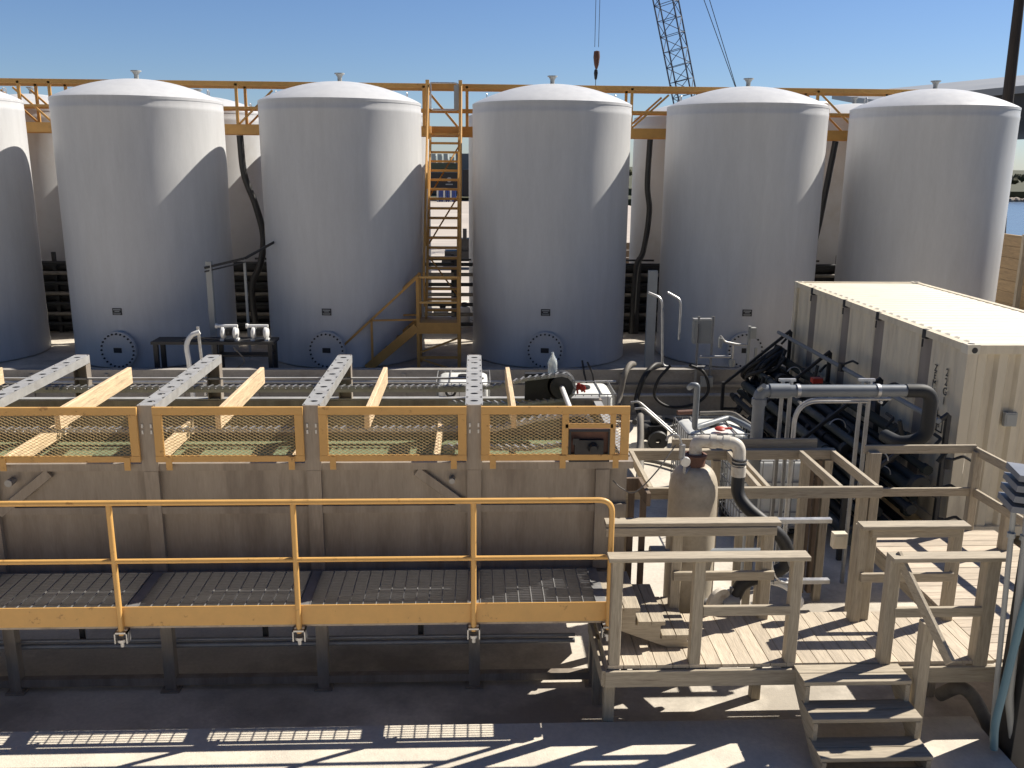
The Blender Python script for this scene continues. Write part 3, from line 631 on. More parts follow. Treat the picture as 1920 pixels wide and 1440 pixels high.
# grey header pipe on strut stands
hp=thing('header_pipe','grey plastic header pipe carried on two strut stands, elbows at both ends','pipe',(4.3,10.2,0))
obj('run', MB().tube(bend([(3.35,10.2,0.0),(3.35,10.2,2.53),(5.2,10.2,2.53)],.09,8),.072,20), pvc_grey, hp)
obj('coupling', MB().cyl((3.46,10.2,2.53),(3.70,10.2,2.53),.086,20).cyl((3.35,10.2,2.36),(3.35,10.2,2.44),.086,20).cyl((3.33,10.16,2.56),(3.33,10.0,2.64),.03,10), pvc_grey, hp)
obj('end_elbow', MB().tube(bend([(5.1,10.2,2.53),(5.42,10.2,2.53),(5.42,10.2,1.95),(5.15,10.25,1.85),(5.1,10.6,1.85)],.16,8),.082,18), pvc_dark, hp)
for x in (3.70,4.66):
    s=obj('stand', MB().bar((x-.04,10.32,0.003),(x-.04,10.32,2.62),.041,.041,(0,1,0)).bar((x+.06,10.32,0.003),(x+.06,10.32,2.62),.041,.041,(0,1,0)), galv_dull, hp)
    obj('bracket', MB().box(x-.09,x+.11,10.30,10.34,2.62,2.65), galv, s)
    obj('pipe_clamp', MB().lathe([(.074,-.02),(.084,-.02),(.084,.02),(.074,.02)],(x+.1,10.2,2.53),18,axis='x').cyl((x+.1,10.13,2.42),(x+.1,10.06,2.42),.016,8), galv, s)
solo('conduit_pair', MB().tube(bend([(3.80,10.24,.0),(3.80,10.24,2.42),(4.95,10.24,2.42)],.3,10),.02,8).tube(bend([(3.84,10.30,.0),(3.84,10.30,2.37),(4.7,10.30,2.37)],.28,10),.02,8), galv,'pair of thin silver conduits curving below the grey header pipe','conduit')
# trough / perforated struts low between frame and deck
for nm,y,z,x0_,x1_,l in (('slotted_strut',8.2,1.72,2.95,3.5,'upper slotted strut joining the black hose and the wooden frame'),('slotted_strut',8.0,1.17,2.9,3.45,'lower slotted strut behind the wooden handrail')):
    solo(nm, MB().bar((x0_,y,z),(x1_,y,z),.06,.045), galv, l,'strut','slotted struts')

# ------------------------------------------------------------------ skid-mounted separator tank
sp=thing('separator_tank','long grey steel tank on legs with yellow mesh guards, walkway and wooden boards','tank',(-2,8.15,0))
TX0,TX1,TY0,TY1=-8.6,1.45,8.15,10.35; ZR=2.37
b=MB().box(TX0,TX1,TY0,TY0+.02,1.25,ZR-.07).box(TX0,TX1,TY1-.02,TY1,1.25,ZR-.07).box(TX1-.02,TX1,TY0+.02,TY1-.02,1.25,ZR-.07)
b._add([(TX0,TY0+.01,1.25),(TX1,TY0+.01,1.25),(TX1,TY0+.75,.45),(TX0,TY0+.75,.45)],[(0,1,2,3)]); b._add([(TX0,TY1-.01,1.25),(TX1,TY1-.01,1.25),(TX1,TY1-.75,.45),(TX0,TY1-.75,.45)],[(3,2,1,0)])
b._add([(TX0,TY0+.75,.45),(TX1,TY0+.75,.45),(TX1,TY1-.75,.45),(TX0,TY1-.75,.45)],[(0,1,2,3)]); b._add([(TX1,TY0+.01,1.25),(TX1,TY1-.01,1.25),(TX1,TY1-.75,.45),(TX1,TY0+.75,.45)],[(0,1,2,3)])
obj('tank_wall', b, steel_paint, sp)
obj('rim', MB().box(TX0,TX1+.05,TY0-.05,TY0+.06,ZR-.07,ZR).box(TX0,TX1+.05,TY1-.06,TY1+.05,ZR-.07,ZR+.03).box(TX1-.06,TX1+.05,TY0+.06,TY1-.06,ZR-.07,ZR+.0), beam_grey if False else steel_paint, sp)
obj('rim_edge', MB().box(TX0,TX1+.02,TY1-.05,TY1+.04,ZR+.032,ZR+.05).box(TX1-.05,TX1+.04,TY0+.1,TY1-.07,ZR+.002,ZR+.02), beam_grey, sp)
obj('water', MB().box(TX0,TX1-.03,TY0+.025,TY1-.025,1.86,1.96), oil_water, sp)
PX=[-.01-1.5*i for i in range(6)]
for x in PX+[1.21]:
    obj('wall_post', MB().box(x-.065,x+.065,TY0-.055,TY0-.002,1.28,ZR-.075), steel_paint, sp)
b=MB().box(TX0,TX1,TY0-.045,TY0-.003,1.87,1.94)
obj('stiffener', b, steel_paint, sp)
for p_,q_ in (((-.55,TY0-.03,ZR-.09),(-.06,TY0-.03,1.9)),((-3.95,TY0-.03,ZR-.09),(-4.45,TY0-.03,1.88))): obj('diagonal_brace', MB().bar(p_,q_,.09,.035,(0,1,0)), steel_paint, sp)
obj('side_nozzle', MB().cyl((-.22,TY0,2.2),(-.22,TY0-.1,2.2),.028,10).cyl((-4.3,TY0,2.2),(-4.3,TY0-.1,2.2),.035,10), galv_dull, sp)
for x in PX:
    obj('leg', MB().box(x-.055,x+.055,TY0-.05,TY0+.05,.02,1.27).box(x-.09,x+.09,TY0-.09,TY0+.09,.002,.02), steel_paint, sp)
    obj('leg', MB().box(x-.055,x+.055,TY1-.05,TY1+.05,.02,1.27), steel_paint, sp)
obj('leg', MB().box(1.14,1.25,TY0-.05,TY0+.05,.02,1.27).box(1.1,1.29,TY0-.09,TY0+.09,.002,.02), steel_paint, sp)
obj('base_rail', MB().box(TX0,1.14,TY0-.04,TY0+.04,.06,.14), steel_paint, sp)
obj('upper_rail', MB().box(TX0,1.45,TY0-.056,TY0+.04,1.17,1.265), steel_paint, sp)
obj('underside_pipe', MB().cyl((-8.6,8.22,.44),(1.0,8.22,.44),.026,10).cyl((-8.6,8.22,.50),(1.0,8.22,.50),.018,10), galv_dull, sp)
for x in (-.55,-2.1,-3.9): obj('drain_valve', MB().cyl((x,8.3,.45),(x,8.3,.75),.03,8).box(x-.06,x+.06,8.25,8.35,.68,.74), dark_steel, sp)
# perforated cross beams
def hole_plate(mb,x0,x1,y0,y1,z,n,rx,ry):
    # plate strip with n oval holes along Y, built as quads round each hole
    step=(y1-y0)/n; xc=(x0+x1)/2; K=16
    for i in range(n):
        a,b_=y0+i*step,y0+(i+1)*step; yc=(a+b_)/2
        outer=[];inner=[]
        for k in range(K):
            t=2*math.pi*k/K+math.pi/K; c,s=math.cos(t),math.sin(t); m_=max(abs(c),abs(s))
            outer.append((xc+(x1-x0)/2*c/m_, yc+step/2*s/m_, z)); inner.append((xc+rx*c,yc+ry*s,z))
        mb._add(outer+inner+[(p[0],p[1],z-.006) for p in inner],[(k,(k+1)%K,(k+1)%K+K,k+K) for k in range(K)]+[(k+K,(k+1)%K+K,(k+1)%K+2*K,k+2*K) for k in range(K)])
for x in PX:
    b=MB(); hw=.078; z=2.93
    hole_plate(b,x-hw,x+hw,TY0-.04,TY1-.0,z,8,.040,.030)
    for s in (-1,1):
        b.box(x+s*hw-.004,x+s*hw+.004,TY0-.04,TY1,z-.09,z-.001)
    b.box(x-hw+.005,x+hw-.005,TY0-.04,TY1,z-.09,z-.085)  # closing plate added to block light from below, so the holes look dark
    cb=obj('cross_beam', b, beam_grey, sp)
    obj('front_post', MB().box(x-.075,x+.075,TY0-.062,TY0-.041,2.30,2.93).box(x-.075,x-.06,TY0-.04,TY0+.06,2.38,2.84).box(x+.06,x+.075,TY0-.04,TY0+.06,2.38,2.84), steel_paint, cb)
    obj('rear_post', MB().box(x-.075,x+.075,TY1+.001,TY1+.02,2.42,2.93).box(x+.066,x+.075,TY1-.1,TY1,2.42,2.84).box(x-.075,x-.066,TY1-.1,TY1,2.42,2.84), steel_paint, cb)
    bt=MB()
    for xx in (-.04,.04):
        for zz in (2.68,2.74): bt.box(x+xx-.008,x+xx+.008,TY0-.07,TY0-.0625,zz-.018,zz+.018)
    obj('bolt', bt, galv, cb)
# mesh guards
def guard(x0,x1,last=False,cut=None):
    y=TY0-.085; z0,z1=2.40,2.925; fw=.075
    b=MB().bar((x0,y,z1-fw/2),(x1,y,z1-fw/2),.03,fw).bar((x0,y,z0+.03),(x1,y,z0+.03),.03,.06)
    b.bar((x0+.04,y,z0+.06),(x0+.04,y,z1-fw),.08,.028,(0,1,0)).bar((x1-.04,y,z0+.06),(x1-.04,y,z1-fw),.08,.028,(0,1,0))
    if last:
        b.bar((.84,y,z0+.06),(.84,y,z1-fw),.06,.028,(0,1,0)).bar((1.285,y,z0+.06),(1.285,y,z1-fw),.05,.028,(0,1,0)).bar((.84,y,2.735),(1.285,y,2.735),.028,.045)
    g=obj('mesh_guard', b, yellow, sp)
    m_=MB(); w_,h_=.056,.030; zb,zt=z0+.055,z1-fw+.005
    regs=[(x0+.07,x1-.07,zb,zt)] if not last else [(x0+.07,.82,zb,zt),(.86,1.27,2.75,zt),(1.30,x1-.06,zb,zt)]
    for xa,xb,za,zb_ in regs:
        nx=int((xb-xa)/w_)+1; nz=int((zb_-za)/h_)+1
        for i in range(nx*2+1):
            for j in range(nz*2):
                if (i+j)%2: continue
                px,pz=xa+i*w_/2, za+j*h_/2
                for sx in (-1,1):
                    qx,qz=px+sx*w_/2,pz+h_/2
                    if qx>xb+.01 or qx<xa-.01 or px>xb+.01 or qz>zb_+.01: continue
                    m_.bar((px,y+.006,pz),(qx,y+.006,qz),.0035,.0032,(0,1,0),0)
    obj('expanded_mesh', m_, mesh_yellow_lit, g)
    for xt in ([x0+.12,x1-.12] if not last else [x0+.11,.82,x1-.12]):
        obj('tab', MB().box(xt-.028,xt+.028,y-.024,y-.016,2.325,2.45).lathe([(0,0),(.01,0),(.01,.002),(0,.002)],(xt,y-.027,2.35),8,axis='y'), yellow, g)
guard(.055,1.44,True)
for i in range(5): guard(-1.5*(i+1)+.06,-1.5*i-.08)
# drive unit on last bay
du=obj('drive_plate', MB().box(.88,1.26,TY0-.07,TY0-.045,2.38,2.70), rust, sp)
obj('drive_bearing', MB().box(.93,1.2,TY0-.11,TY0-.071,2.46,2.60).lathe([(0,-.07),(.035,-.07),(.05,-.02),(.05,0)],(1.10,TY0-.11,2.53),16,axis='y').box(.91,.97,TY0-.12,TY0-.111,2.56,2.62), dark_steel, du)
obj('drive_frame', MB().box(.88,1.26,TY0-.10,TY0-.071,2.385,2.40).box(.88,1.26,TY0-.10,TY0-.071,2.68,2.695).box(.88,.895,TY0-.10,TY0-.071,2.4,2.68).box(1.245,1.26,TY0-.10,TY0-.071,2.4,2.68), dark_steel, du)
# chains
def chain(pts,name='drive_chain'):
    P=[Vector(p) for p in pts]; b=MB(); d=0
    for a,c in zip(P,P[1:]):
        L_=(c-a).length; n=max(1,int(L_/.078)); t=(c-a)/n
        for i in range(n):
            p=a+t*i
            for s in (-1,1):
                o_=.026 if i%2 else .018
                b.bar(p+Vector((0,s*o_,0)),p+t*1.15+Vector((0,s*o_,0)),.006,.034,(0,0,1),0)
            b.cyl(p+Vector((0,-.05,0)),p+Vector((0,.05,0)),.011,6)
            b.bar(p+Vector((0,-.03,.02)),p+t*.5+Vector((0,.03,.03)),.02,.008,(0,0,1),0)
    return obj(name,b,galv_dull,sp)
arc=[(1.0+.15*math.cos(R(a)),None,2.60+.15*math.sin(R(a))) for a in (90,60,30,0,-30,-60,-90)]
for y in (8.42,10.1):
    chain([(TX0,y,2.60),(.2,y,2.60),(.6,y,2.70),(1.0,y,2.75)]+[(p[0],y,p[2]) for p in arc[1:]]+[(.5,y,2.40),(-.3,y,2.42)])
    obj('sprocket', MB().lathe([(0,-.02),(.13,-.02),(.14,0),(.13,.02),(0,.02)],(1.0,y,2.60),24,axis='y'), dark_steel, sp)
obj('chain_guide', MB().box(TX0,.1,10.16,10.22,2.53,2.57).box(TX0,.1,10.25,10.29,2.66,2.68), beam_grey, sp)
obj('drive_shaft', MB().cyl((1.0,8.1,2.60),(1.0,10.2,2.60),.028,12), white_pl, sp)
obj('sprocket_cover', MB().lathe([(0,-.05),(.16,-.05),(.175,0),(.16,.05),(0,.05)],(1.0,10.24,2.60),28,axis='y').box(.58,1.0,10.19,10.29,2.42,2.74), black_rub, sp)
obj('cover_label', MB().box(.68,.80,10.185,10.189,2.68,2.72), white_pl, sp)
# flights
for i in range(6):
    x=.37-1.40*i - (.0 if i<3 else .03*i)
    b=MB().bar((x,8.33,2.73),(x,10.17,2.73),.05,.19,(0,0,1),.006)
    f=obj('flight_board', b, flight_wood, sp)
for i in range(5):
    x=-.4-1.43*i; obj('flight_board', MB().bar((x,8.36,2.14),(x,10.15,2.14),.05,.17,(0,0,1),.006), flight_wood, sp)
for i,x in enumerate((-.28,-4.1)): obj('float_ring', MB().tube([(x+.07*math.cos(a*.3927),8.28,2.02+.07*math.sin(a*.3927)) for a in range(17)],.014,6), black_rub, sp)
obj('far_ring', MB().tube([(-.29+.055*math.cos(a*.3927),10.42,2.47+.055*math.sin(a*.3927)) for a in range(17)],.016,6), black_rub, sp)
# walkway
GZ=1.30
def grating(x0,x1,y0,y1,name='grating'):
    b=MB(); n=int((y1-y0)/.032)
    for i in range(n+1):
        y=y0+i*(y1-y0)/n; b.box(x0,x1,y-.0018,y+.0018,GZ-.014,GZ)
    n=int((x1-x0)/.115); rd=MB()
    for i in range(n+1):
        x=x0+i*(x1-x0)/n; rd.box(x-.004,x+.004,y0+.001,y1-.001,GZ+.001,GZ+.009)
    b.box(x0-.004,x0,y0,y1,GZ-.025,GZ+.002).box(x1,x1+.004,y0,y1,GZ-.025,GZ+.002)
    g_=obj(name,b,grate_m,sp); obj('cross_rod',rd,galv_dull,g_); return g_
for i in range(5): grating(-1.5*(i+1)+.04,-1.5*i-.065,7.22,8.05)
grating(.045,1.08,7.22,8.05)
obj('walkway_beam', MB().box(TX0,1.17,7.205,7.217,1.18,1.275).box(TX0,1.17,8.052,8.09,1.17,1.29), steel_paint, sp)
for x in PX+[1.13]:
    obj('outrigger', MB().box(x-.045,x+.04,7.22,8.05,1.20,1.302), galv_dull, sp)
# handrail on walkway
rl_=thing  # alias kept short
ro=obj('toe_board', MB().box(TX0,1.19,7.165,7.175,1.22,1.40), yellow, sp)
ro2=obj('railing_top', MB().tube([(TX0,7.15,2.35)]+bend([(-7.5,7.15,2.35),(1.16,7.15,2.35),(1.16,7.15,1.15)],.12,8)[0:],.024,12), yellow, sp)
obj('railing_mid', MB().cyl((TX0,7.15,1.83),(1.16,7.15,1.83),.021,12), yellow, sp)
for x in (-.015,-1.52,-3.03,-4.54,-6.05,-7.55):
    obj('railing_post', MB().cyl((x,7.15,1.15),(x,7.15,2.35),.024,12), yellow, sp)
for x in (-.015,-1.52,-3.03,-4.54,1.16):
    k=obj('post_socket', MB().box(x-.055,x+.055,7.12,7.20,1.17,1.185).box(x-.055,x-.045,7.12,7.2,1.08,1.185).box(x+.045,x+.055,7.12,7.2,1.08,1.185), galv, sp)
    obj('socket_nut', MB().cyl((x,7.15,1.09),(x,7.15,1.115),.04,12).cyl((x,7.15,1.04),(x,7.15,1.09),.018,8), galv, k)

# things resting on / near the drive
solo('clear_jug', MB().lathe([(0,0),(.05,0),(.055,.02),(.055,.12),(.045,.16),(.018,.21),(.014,.24),(0,.245)],(.90,10.24,2.745),20), clear_m,'clear plastic jug standing on the black sprocket cover','jug')
b=MB()
for i in range(14):
    a=random.uniform(0,6.28); p=Vector((1.20+random.uniform(-.03,.03),10.2,2.58+random.uniform(-.03,.05))); b.tube(curve([p,p+Vector((.04*math.cos(a),-.02,.04*math.sin(a))),p+Vector((.05*math.cos(a)+.01,.0,.03*math.sin(a)-.05))],3),.012,5)
solo('red_rag', b, red_m,'crumpled red rag tied beside the black sprocket cover','rag')

# ------------------------------------------------------------------ timber deck with stairs and rails
DZ=.90
dk=thing('timber_deck','weathered timber deck with handrails and short steps at both ends','deck',(3,7.3,0))
def planks(mb,x0,x1,y0,y1,along,zt=DZ,t=.035,p=.1425,gap=.007):
    if along=='y':
        i=math.floor(x0/p)
        while i*p<x1:
            a,c=max(x0,i*p+gap/2),min(x1,(i+1)*p-gap/2)
            if c-a>.01: mb.box(a,c,y0,y1,zt-t,zt-random.uniform(0,.002))
            i+=1
    else:
        i=math.floor(y0/p)
        while i*p<y1:
            a,c=max(y0,i*p+gap/2),min(y1,(i+1)*p-gap/2)
            if c-a>.01: mb.box(x0,x1,a,c,zt-t,zt-random.uniform(0,.002))
            i+=1
b=MB(); planks(b,1.13,4.56,6.97,7.88,'y'); obj('decking', b, deck_y, dk)
b=MB(); planks(b,4.567,6.2,6.97,9.85,'x'); obj('decking', b, deck_x, dk)
obj('fascia', MB().bar((1.12,6.948,.785),(2.78,6.948,.785),.035,.15).bar((3.70,6.948,.785),(6.2,6.948,.785),.035,.15).bar((1.12,7.90,.785),(4.56,7.90,.785),.035,.15), wood_x, dk)
obj('side_fascia', MB().bar((1.105,6.95,.785),(1.105,7.9,.785),.035,.15), wood_y, dk)
obj('side_fascia', MB().bar((4.58,7.92,.78),(4.58,9.85,.78),.035,.16), wood_y, dk)
obj('joist', MB().bar((2.0,6.97,.79),(2.0,7.88,.79),.04,.14).bar((2.8,6.97,.79),(2.8,7.88,.79),.04,.14).bar((3.7,6.97,.79),(3.7,7.88,.79),.04,.14).bar((5.3,6.97,.79),(5.3,9.85,.79),.04,.14), wood_y, dk)
P9=.094
def post(x,y,z0,z1,name='post',w=P9): return obj(name, MB().bar((x,y,z0),(x,y,z1),w,w,(0,1,0),.005), wood_z, dk)
for x,y in ((1.18,7.1),(2.75,7.85),(1.18,7.8),(4.5,7.85),(5.4,7.1),(6.1,9.7),(4.65,9.75)): post(x,y,.0,.71,'footing_post')
# front-left rail
for x in (1.20,1.90,2.74): post(x,7.02,DZ-.1 if x>1.3 else DZ-.12,1.865)
obj('rail_cap', MB().bar((1.12,7.02,1.885),(2.83,7.02,1.885),.145,.038), wood_x, dk)
obj('mid_rail', MB().bar((1.95,6.99,1.40),(2.70,6.99,1.40),.038,.088), wood_x, dk)
# back-left rail
for x in (1.88,2.74): post(x,7.79,DZ-.1,1.865)
obj('rail_cap', MB().bar((1.20,7.78,1.885),(2.83,7.78,1.885),.145,.038), wood_x, dk)
obj('rail_board', MB().bar((1.20,7.715,1.82),(2.79,7.715,1.82),.035,.085), wood_x, dk)
obj('mid_rail', MB().bar((1.85,7.72,1.37),(2.80,7.72,1.37),.038,.088), wood_x, dk)
# right rails
for x,y in ((3.60,7.72),(3.70,7.76),(4.50,7.72)): post(x,y,DZ-.1,1.865)
obj('rail_cap', MB().bar((3.55,7.66,1.885),(4.56,7.66,1.885),.145,.038), wood_x, dk)
obj('rail_board', MB().bar((3.66,7.645,1.82),(4.48,7.645,1.82),.035,.085), wood_x, dk)
obj('mid_rail', MB().bar((3.6,7.65,1.37),(4.48,7.65,1.37),.038,.088), wood_x, dk)
for x in (3.57,4.42): post(x,7.0,DZ-.1,1.865,w=.1 if x<4 else .12)
obj('rail_cap', MB().bar((3.52,6.97,1.885),(4.50,6.97,1.885),.145,.038), wood_x, dk)
obj('mid_rail', MB().bar((3.6,6.96,1.38),(4.40,6.96,1.38),.038,.088), wood_x, dk)
# far rail near the container
for x,y in ((4.66,9.9),(5.9,9.9)): post(x,y,DZ-.05,1.87,w=.13 if x<5 else P9)
obj('rail_cap', MB().bar((4.56,9.95,1.885),(5.9,9.95,1.885),.038,.10), wood_x, dk)
obj('mid_rail', MB().bar((4.6,9.9,1.37),(5.9,9.9,1.37),.038,.10), wood_x, dk)
post(5.98,9.3,DZ-.05,1.87)
obj('side_rail', MB().bar((5.9,9.98,1.86),(6.0,8.1,1.86),.04,.10).bar((5.9,9.98,1.37),(6.0,8.1,1.37),.04,.10), wood_y, dk)
# steps up to walkway
for i,(xa,xb,z) in enumerate(((1.16,1.44,1.30),(1.44,1.67,1.165),(1.66,1.90,1.03))):
    b=MB(); h=(xb-xa+.02)/2; b.bar((xa+h/2,7.24,z-.019),(xa+h/2,7.98,z-.019),h-.006,.038).bar((xa+h*1.5,7.24,z-.019),(xa+h*1.5,7.98,z-.019),h-.006,.038)
    obj('upper_tread', b, wood_y, dk)
for y in (7.27,7.95):
    b=MB(); pr_=[(1.17,1.262),(1.42,1.262),(1.42,1.127),(1.65,1.127),(1.65,.992),(1.88,.992),(1.93,.905),(1.72,.905),(1.17,1.12)]
    n=len(pr_); vs=[(x,y-.019,z) for x,z in pr_]+[(x,y+.019,z) for x,z in pr_]
    b._add(vs,[tuple(range(n)),tuple(range(n,2*n))[::-1]]+[(i,i+n,(i+1)%n+n,(i+1)%n) for i in range(n)])
    obj('upper_stringer', b, wood_x, dk)
obj('short_rail', MB().bar((1.16,8.28,2.08),(1.62,8.28,2.08),.04,.13).bar((1.60,8.28,2.08),(1.62,7.9,2.06),.04,.13), dark_wood, dk)
for x in (1.52,1.64): obj('slat_post', MB().bar((x,8.25,.0),(x,8.25,2.0),.06,.04,(0,1,0)), dark_wood, dk)
# steps down to slab
for i,(y,z) in enumerate(((6.83,.885),(6.60,.685),(6.37,.485))):
    b=MB(); w_=.136 if i==0 else .136
    b.bar((2.77,y-.07,z-.019),(3.69,y-.07,z-.019),w_,.038).bar((2.77,y+.072,z-.019),(3.69,y+.072,z-.019),w_,.038)
    obj('tread', b, wood_x, dk)
for x in (2.80,3.66):
    b=MB(); pr_=[(6.95,.845),(6.69,.845),(6.69,.645),(6.46,.645),(6.46,.445),(6.23,.445),(6.23,.303),(6.42,.303),(6.95,.70)]
    n=len(pr_); vs=[(x-.019,y,z) for y,z in pr_]+[(x+.019,y,z) for y,z in pr_]
    b._add(vs,[tuple(range(n)),tuple(range(n,2*n))[::-1]]+[(i,i+n,(i+1)%n+n,(i+1)%n) for i in range(n)])
    obj('stringer', b, wood_y, dk)
obj('bottom_tread', MB().bar((2.80,6.07,.345),(3.66,6.07,.345),.14,.038).bar((2.80,6.21,.345),(3.66,6.21,.345),.13,.038), wood_x, dk)
obj('stair_post', MB().bar((3.77,6.72,.303),(3.77,6.72,1.42),P9,P9,(0,1,0)), wood_z, dk)
obj('stair_handrail', MB().bar((3.60,7.02,1.90),(3.80,6.36,1.25),.038,.09), wood_y, dk)

# ------------------------------------------------------------------ timber frame round the vessel
tf=thing('timber_enclosure','open timber frame of posts and beams standing around the tan vessel','frame',(2.9,9.3,0))
FZ=1.90
def fb(n,p,q,m,w=.045,h=.12): return obj(n, MB().bar(p,q,w,h), m, tf)
fb('front_beam',(1.50,8.66,FZ-.06),(4.20,8.66,FZ-.06),wood_x); fb('back_beam',(1.5,9.93,FZ-.06),(4.20,9.93,FZ-.06),wood_x,.09,.12)
fb('back_board',(2.3,10.03,FZ+.04),(4.02,10.03,FZ+.04),wood_x,.035,.11)
for x in (1.53,1.80,2.93,3.02,3.78,4.16): fb('side_beam',(x,8.69,FZ-.05),(x,9.88,FZ-.05),wood_y,.05,.10)
for x,y in ((1.54,9.85),(1.54,8.73),(2.80,9.9),(3.84,9.85),(4.12,9.9),(4.04,8.74),(4.15,8.74)): obj('post', MB().bar((x,y,0),(x,y,FZ-.12),P9,P9,(0,1,0)), wood_z, tf)
for x in (3.93,4.02): obj('slat', MB().bar((x,9.9,.1),(x,9.9,1.78),.05,.09,(0,1,0)), dark_wood, tf)
for x in (2.72,2.84,2.96): obj('slat', MB().bar((x,8.60,.0),(x,8.60,1.42),.08,.03,(0,1,0)), wood_z, tf)
solo('post_box', MB().box(3.42,3.55,7.9,7.98,1.55,1.70).box(3.44,3.53,7.893,7.8995,1.57,1.68), cont_paint,'small weathered beige box fixed to a timber post beside the black hose','box')

# ------------------------------------------------------------------ tan vessel
vs_=thing('filter_vessel','tall tan fibreglass pressure vessel with rounded shoulders and pipe elbow on top','vessel',(2.15,8.35,0))
R0=.238
prof=[(.0,.12),(.12,.14),(.2,.2),(R0-.01,.3),(R0,.4),(R0+.004,1.6),(R0,2.0)]+[(.07+(R0-.07)*math.cos(R(a))**.8,2.0+.25*math.sin(R(a))) for a in (10,20,32,45,58,70,80,88)]
obj('body', MB().lathe(prof,(2.15,8.35,0),40), tan_vessel, vs_)
obj('base_skirt', MB().lathe([(0,0.003),(.22,0.003),(.23,.25),(.2,.27)],(2.15,8.35,0),32), black_rub, vs_)
obj('neck', MB().lathe([(.085,2.24),(.10,2.25),(.10,2.33),(.115,2.335),(.115,2.36),(.08,2.37)],(2.15,8.35,0),24), rust, vs_)
e=obj('top_elbow', MB().tube(bend([(2.15,8.35,2.34),(2.15,8.35,2.50),(2.55,8.25,2.50),(2.55,8.22,2.28)],.09,8),.062,16), vessel_cap, vs_)
for p_,q_ in (((2.28,8.318,2.50),(2.34,8.303,2.50)),((2.40,8.288,2.50),(2.46,8.273,2.50)),((2.55,8.22,2.28),(2.55,8.22,2.18))): obj('coupling', MB().cyl(p_,q_,.07,16), vessel_cap, e)
obj('hose_clamp', MB().cyl((2.55,8.22,2.30),(2.55,8.22,2.315),.072,16).cyl((2.55,8.22,2.335),(2.55,8.22,2.35),.072,16), dark_steel, e)
ga=obj('gauge', MB().lathe([(0,-.02),(.045,-.02),(.05,0),(.045,.02),(0,.02)],(2.0,8.12,2.36),20,axis='y'), galv, vs_)
obj('gauge_stem', MB().tube(bend([(2.0,8.14,2.33),(2.0,8.14,2.22),(2.1,8.3,2.26)],.04),.014,6).cyl((1.97,8.15,2.52),(1.97,8.15,2.38),.03,8).tube(bend([(1.97,8.15,2.5),(1.93,8.15,2.62),(1.84,8.18,2.6),(1.82,8.18,2.55)],.04),.012,6), galv_dull, ga)
obj('thin_line', MB().tube(curve([(1.9,8.13,2.52),(1.7,8.0,2.3),(1.5,7.95,2.12),(1.38,8.0,2.14),(1.3,8.05,2.2)]),.007,6), hose_grey, vs_)
obj('side_outlet', MB().cyl((2.27,8.2,.82),(2.42,7.98,.86),.085,18).cyl((2.42,7.98,.86),(2.44,7.95,.865),.14,22), galv_dull, vs_)
obj('grey_pipe', MB().cyl((1.75,8.2,1.38),(2.9,8.2,1.38),.05,14).cyl((1.4,8.2,1.36),(1.75,8.2,1.38),.035,12).cyl((1.72,8.2,1.38),(1.86,8.2,1.38),.08,14), pvc_grey, vs_)
b=thing('butterfly_valve','grey cast valve with a tilted white flange at the foot of the tan vessel','valve',(2.34,7.90,1.02))
obj('flange', MB().lathe([(0,-.02),(.14,-.02),(.14,.02),(0,.02)],(0,0,0),26,axis='x'), vessel_cap, b)
fl_=bpy.data.objects['flange']; 
LOCb=LOC[b.name]
fl_.rotation_euler=(0,R(10),R(-60)); 
for v in fl_.data.vertices: v.co=v.co+LOCb
fl_.location=(0,0,0.0)
obj('valve_body', MB().cyl((2.40,7.98,.97),(2.56,7.98,.99),.085,16).cyl((2.50,7.98,1.0),(2.50,7.98,1.12),.03,10), galv_dull, b)
solo('suction_hose', MB().tube(curve([(2.55,8.22,2.2),(2.55,8.18,2.02),(2.62,8.1,1.9),(2.80,8.0,1.76),(2.95,7.98,1.62),(3.02,7.98,1.45),(2.98,7.98,1.32),(2.80,7.98,1.24),(2.60,7.98,1.16),(2.52,7.98,1.0)]),.064,16), black_rub,'thick black hose curling from the vessel elbow down and back to its valve','hose',loc=(2.6,8,1))
solo('hose_elbow', MB().lathe([(0,-.06),(.05,-.06),(.065,0),(.05,.06),(0,.06)],(3.05,7.95,1.42),16), galv_dull,'grey hose fitting at the outer bend of the black hose','fitting')
solo('white_elbow_pipe', MB().tube(bend([(2.85,8.02,1.16),(3.0,7.98,1.14),(3.18,7.94,1.0),(3.16,7.93,.93),(2.78,7.93,.925)],.07),.026,10), white_pl,'white plastic pipe bent down onto the back edge of the deck','pipe')
hose('thin_white_hose',[(2.82,7.92,1.62),(2.85,7.9,1.35),(2.95,7.95,1.2),(3.15,7.95,1.15)],.01,white_pl,'thin white hose drooping behind the wooden handrail')

# ------------------------------------------------------------------ near right pipe cluster
nc=thing('utility_stand','grey utility stand with ribbed cover, conduits and blue hose at the right edge','utility stand',(4.75,6.9,0))
b=MB()
for i in range(4): b.bar((4.235-.010*i,6.6,2.78-.085*i),(4.62,6.5,2.75-.085*i),.34,.05,(0,0,1),.02)
obj('ribbed_cover', b, bluegrey_m, nc)
obj('conduit', MB().tube(bend([(4.30,6.62,2.50),(4.32,6.62,2.1),(4.37,6.60,.8),(4.40,6.6,.35)],.1),.022,10).cyl((4.30,6.6,2.22),(4.30,6.6,2.26),.032,10), cabinet_m, nc)
obj('conduit', MB().tube(bend([(4.40,6.58,2.50),(4.42,6.58,2.1),(4.46,6.56,.8),(4.60,6.5,.1)],.1),.035,10).cyl((4.405,6.58,2.2),(4.41,6.58,2.24),.045,10), cabinet_m, nc)
obj('cabinet', MB().bar((4.70,6.62,.0),(4.70,6.62,2.45),.40,.30,(0,1,0)), dark_steel, nc)
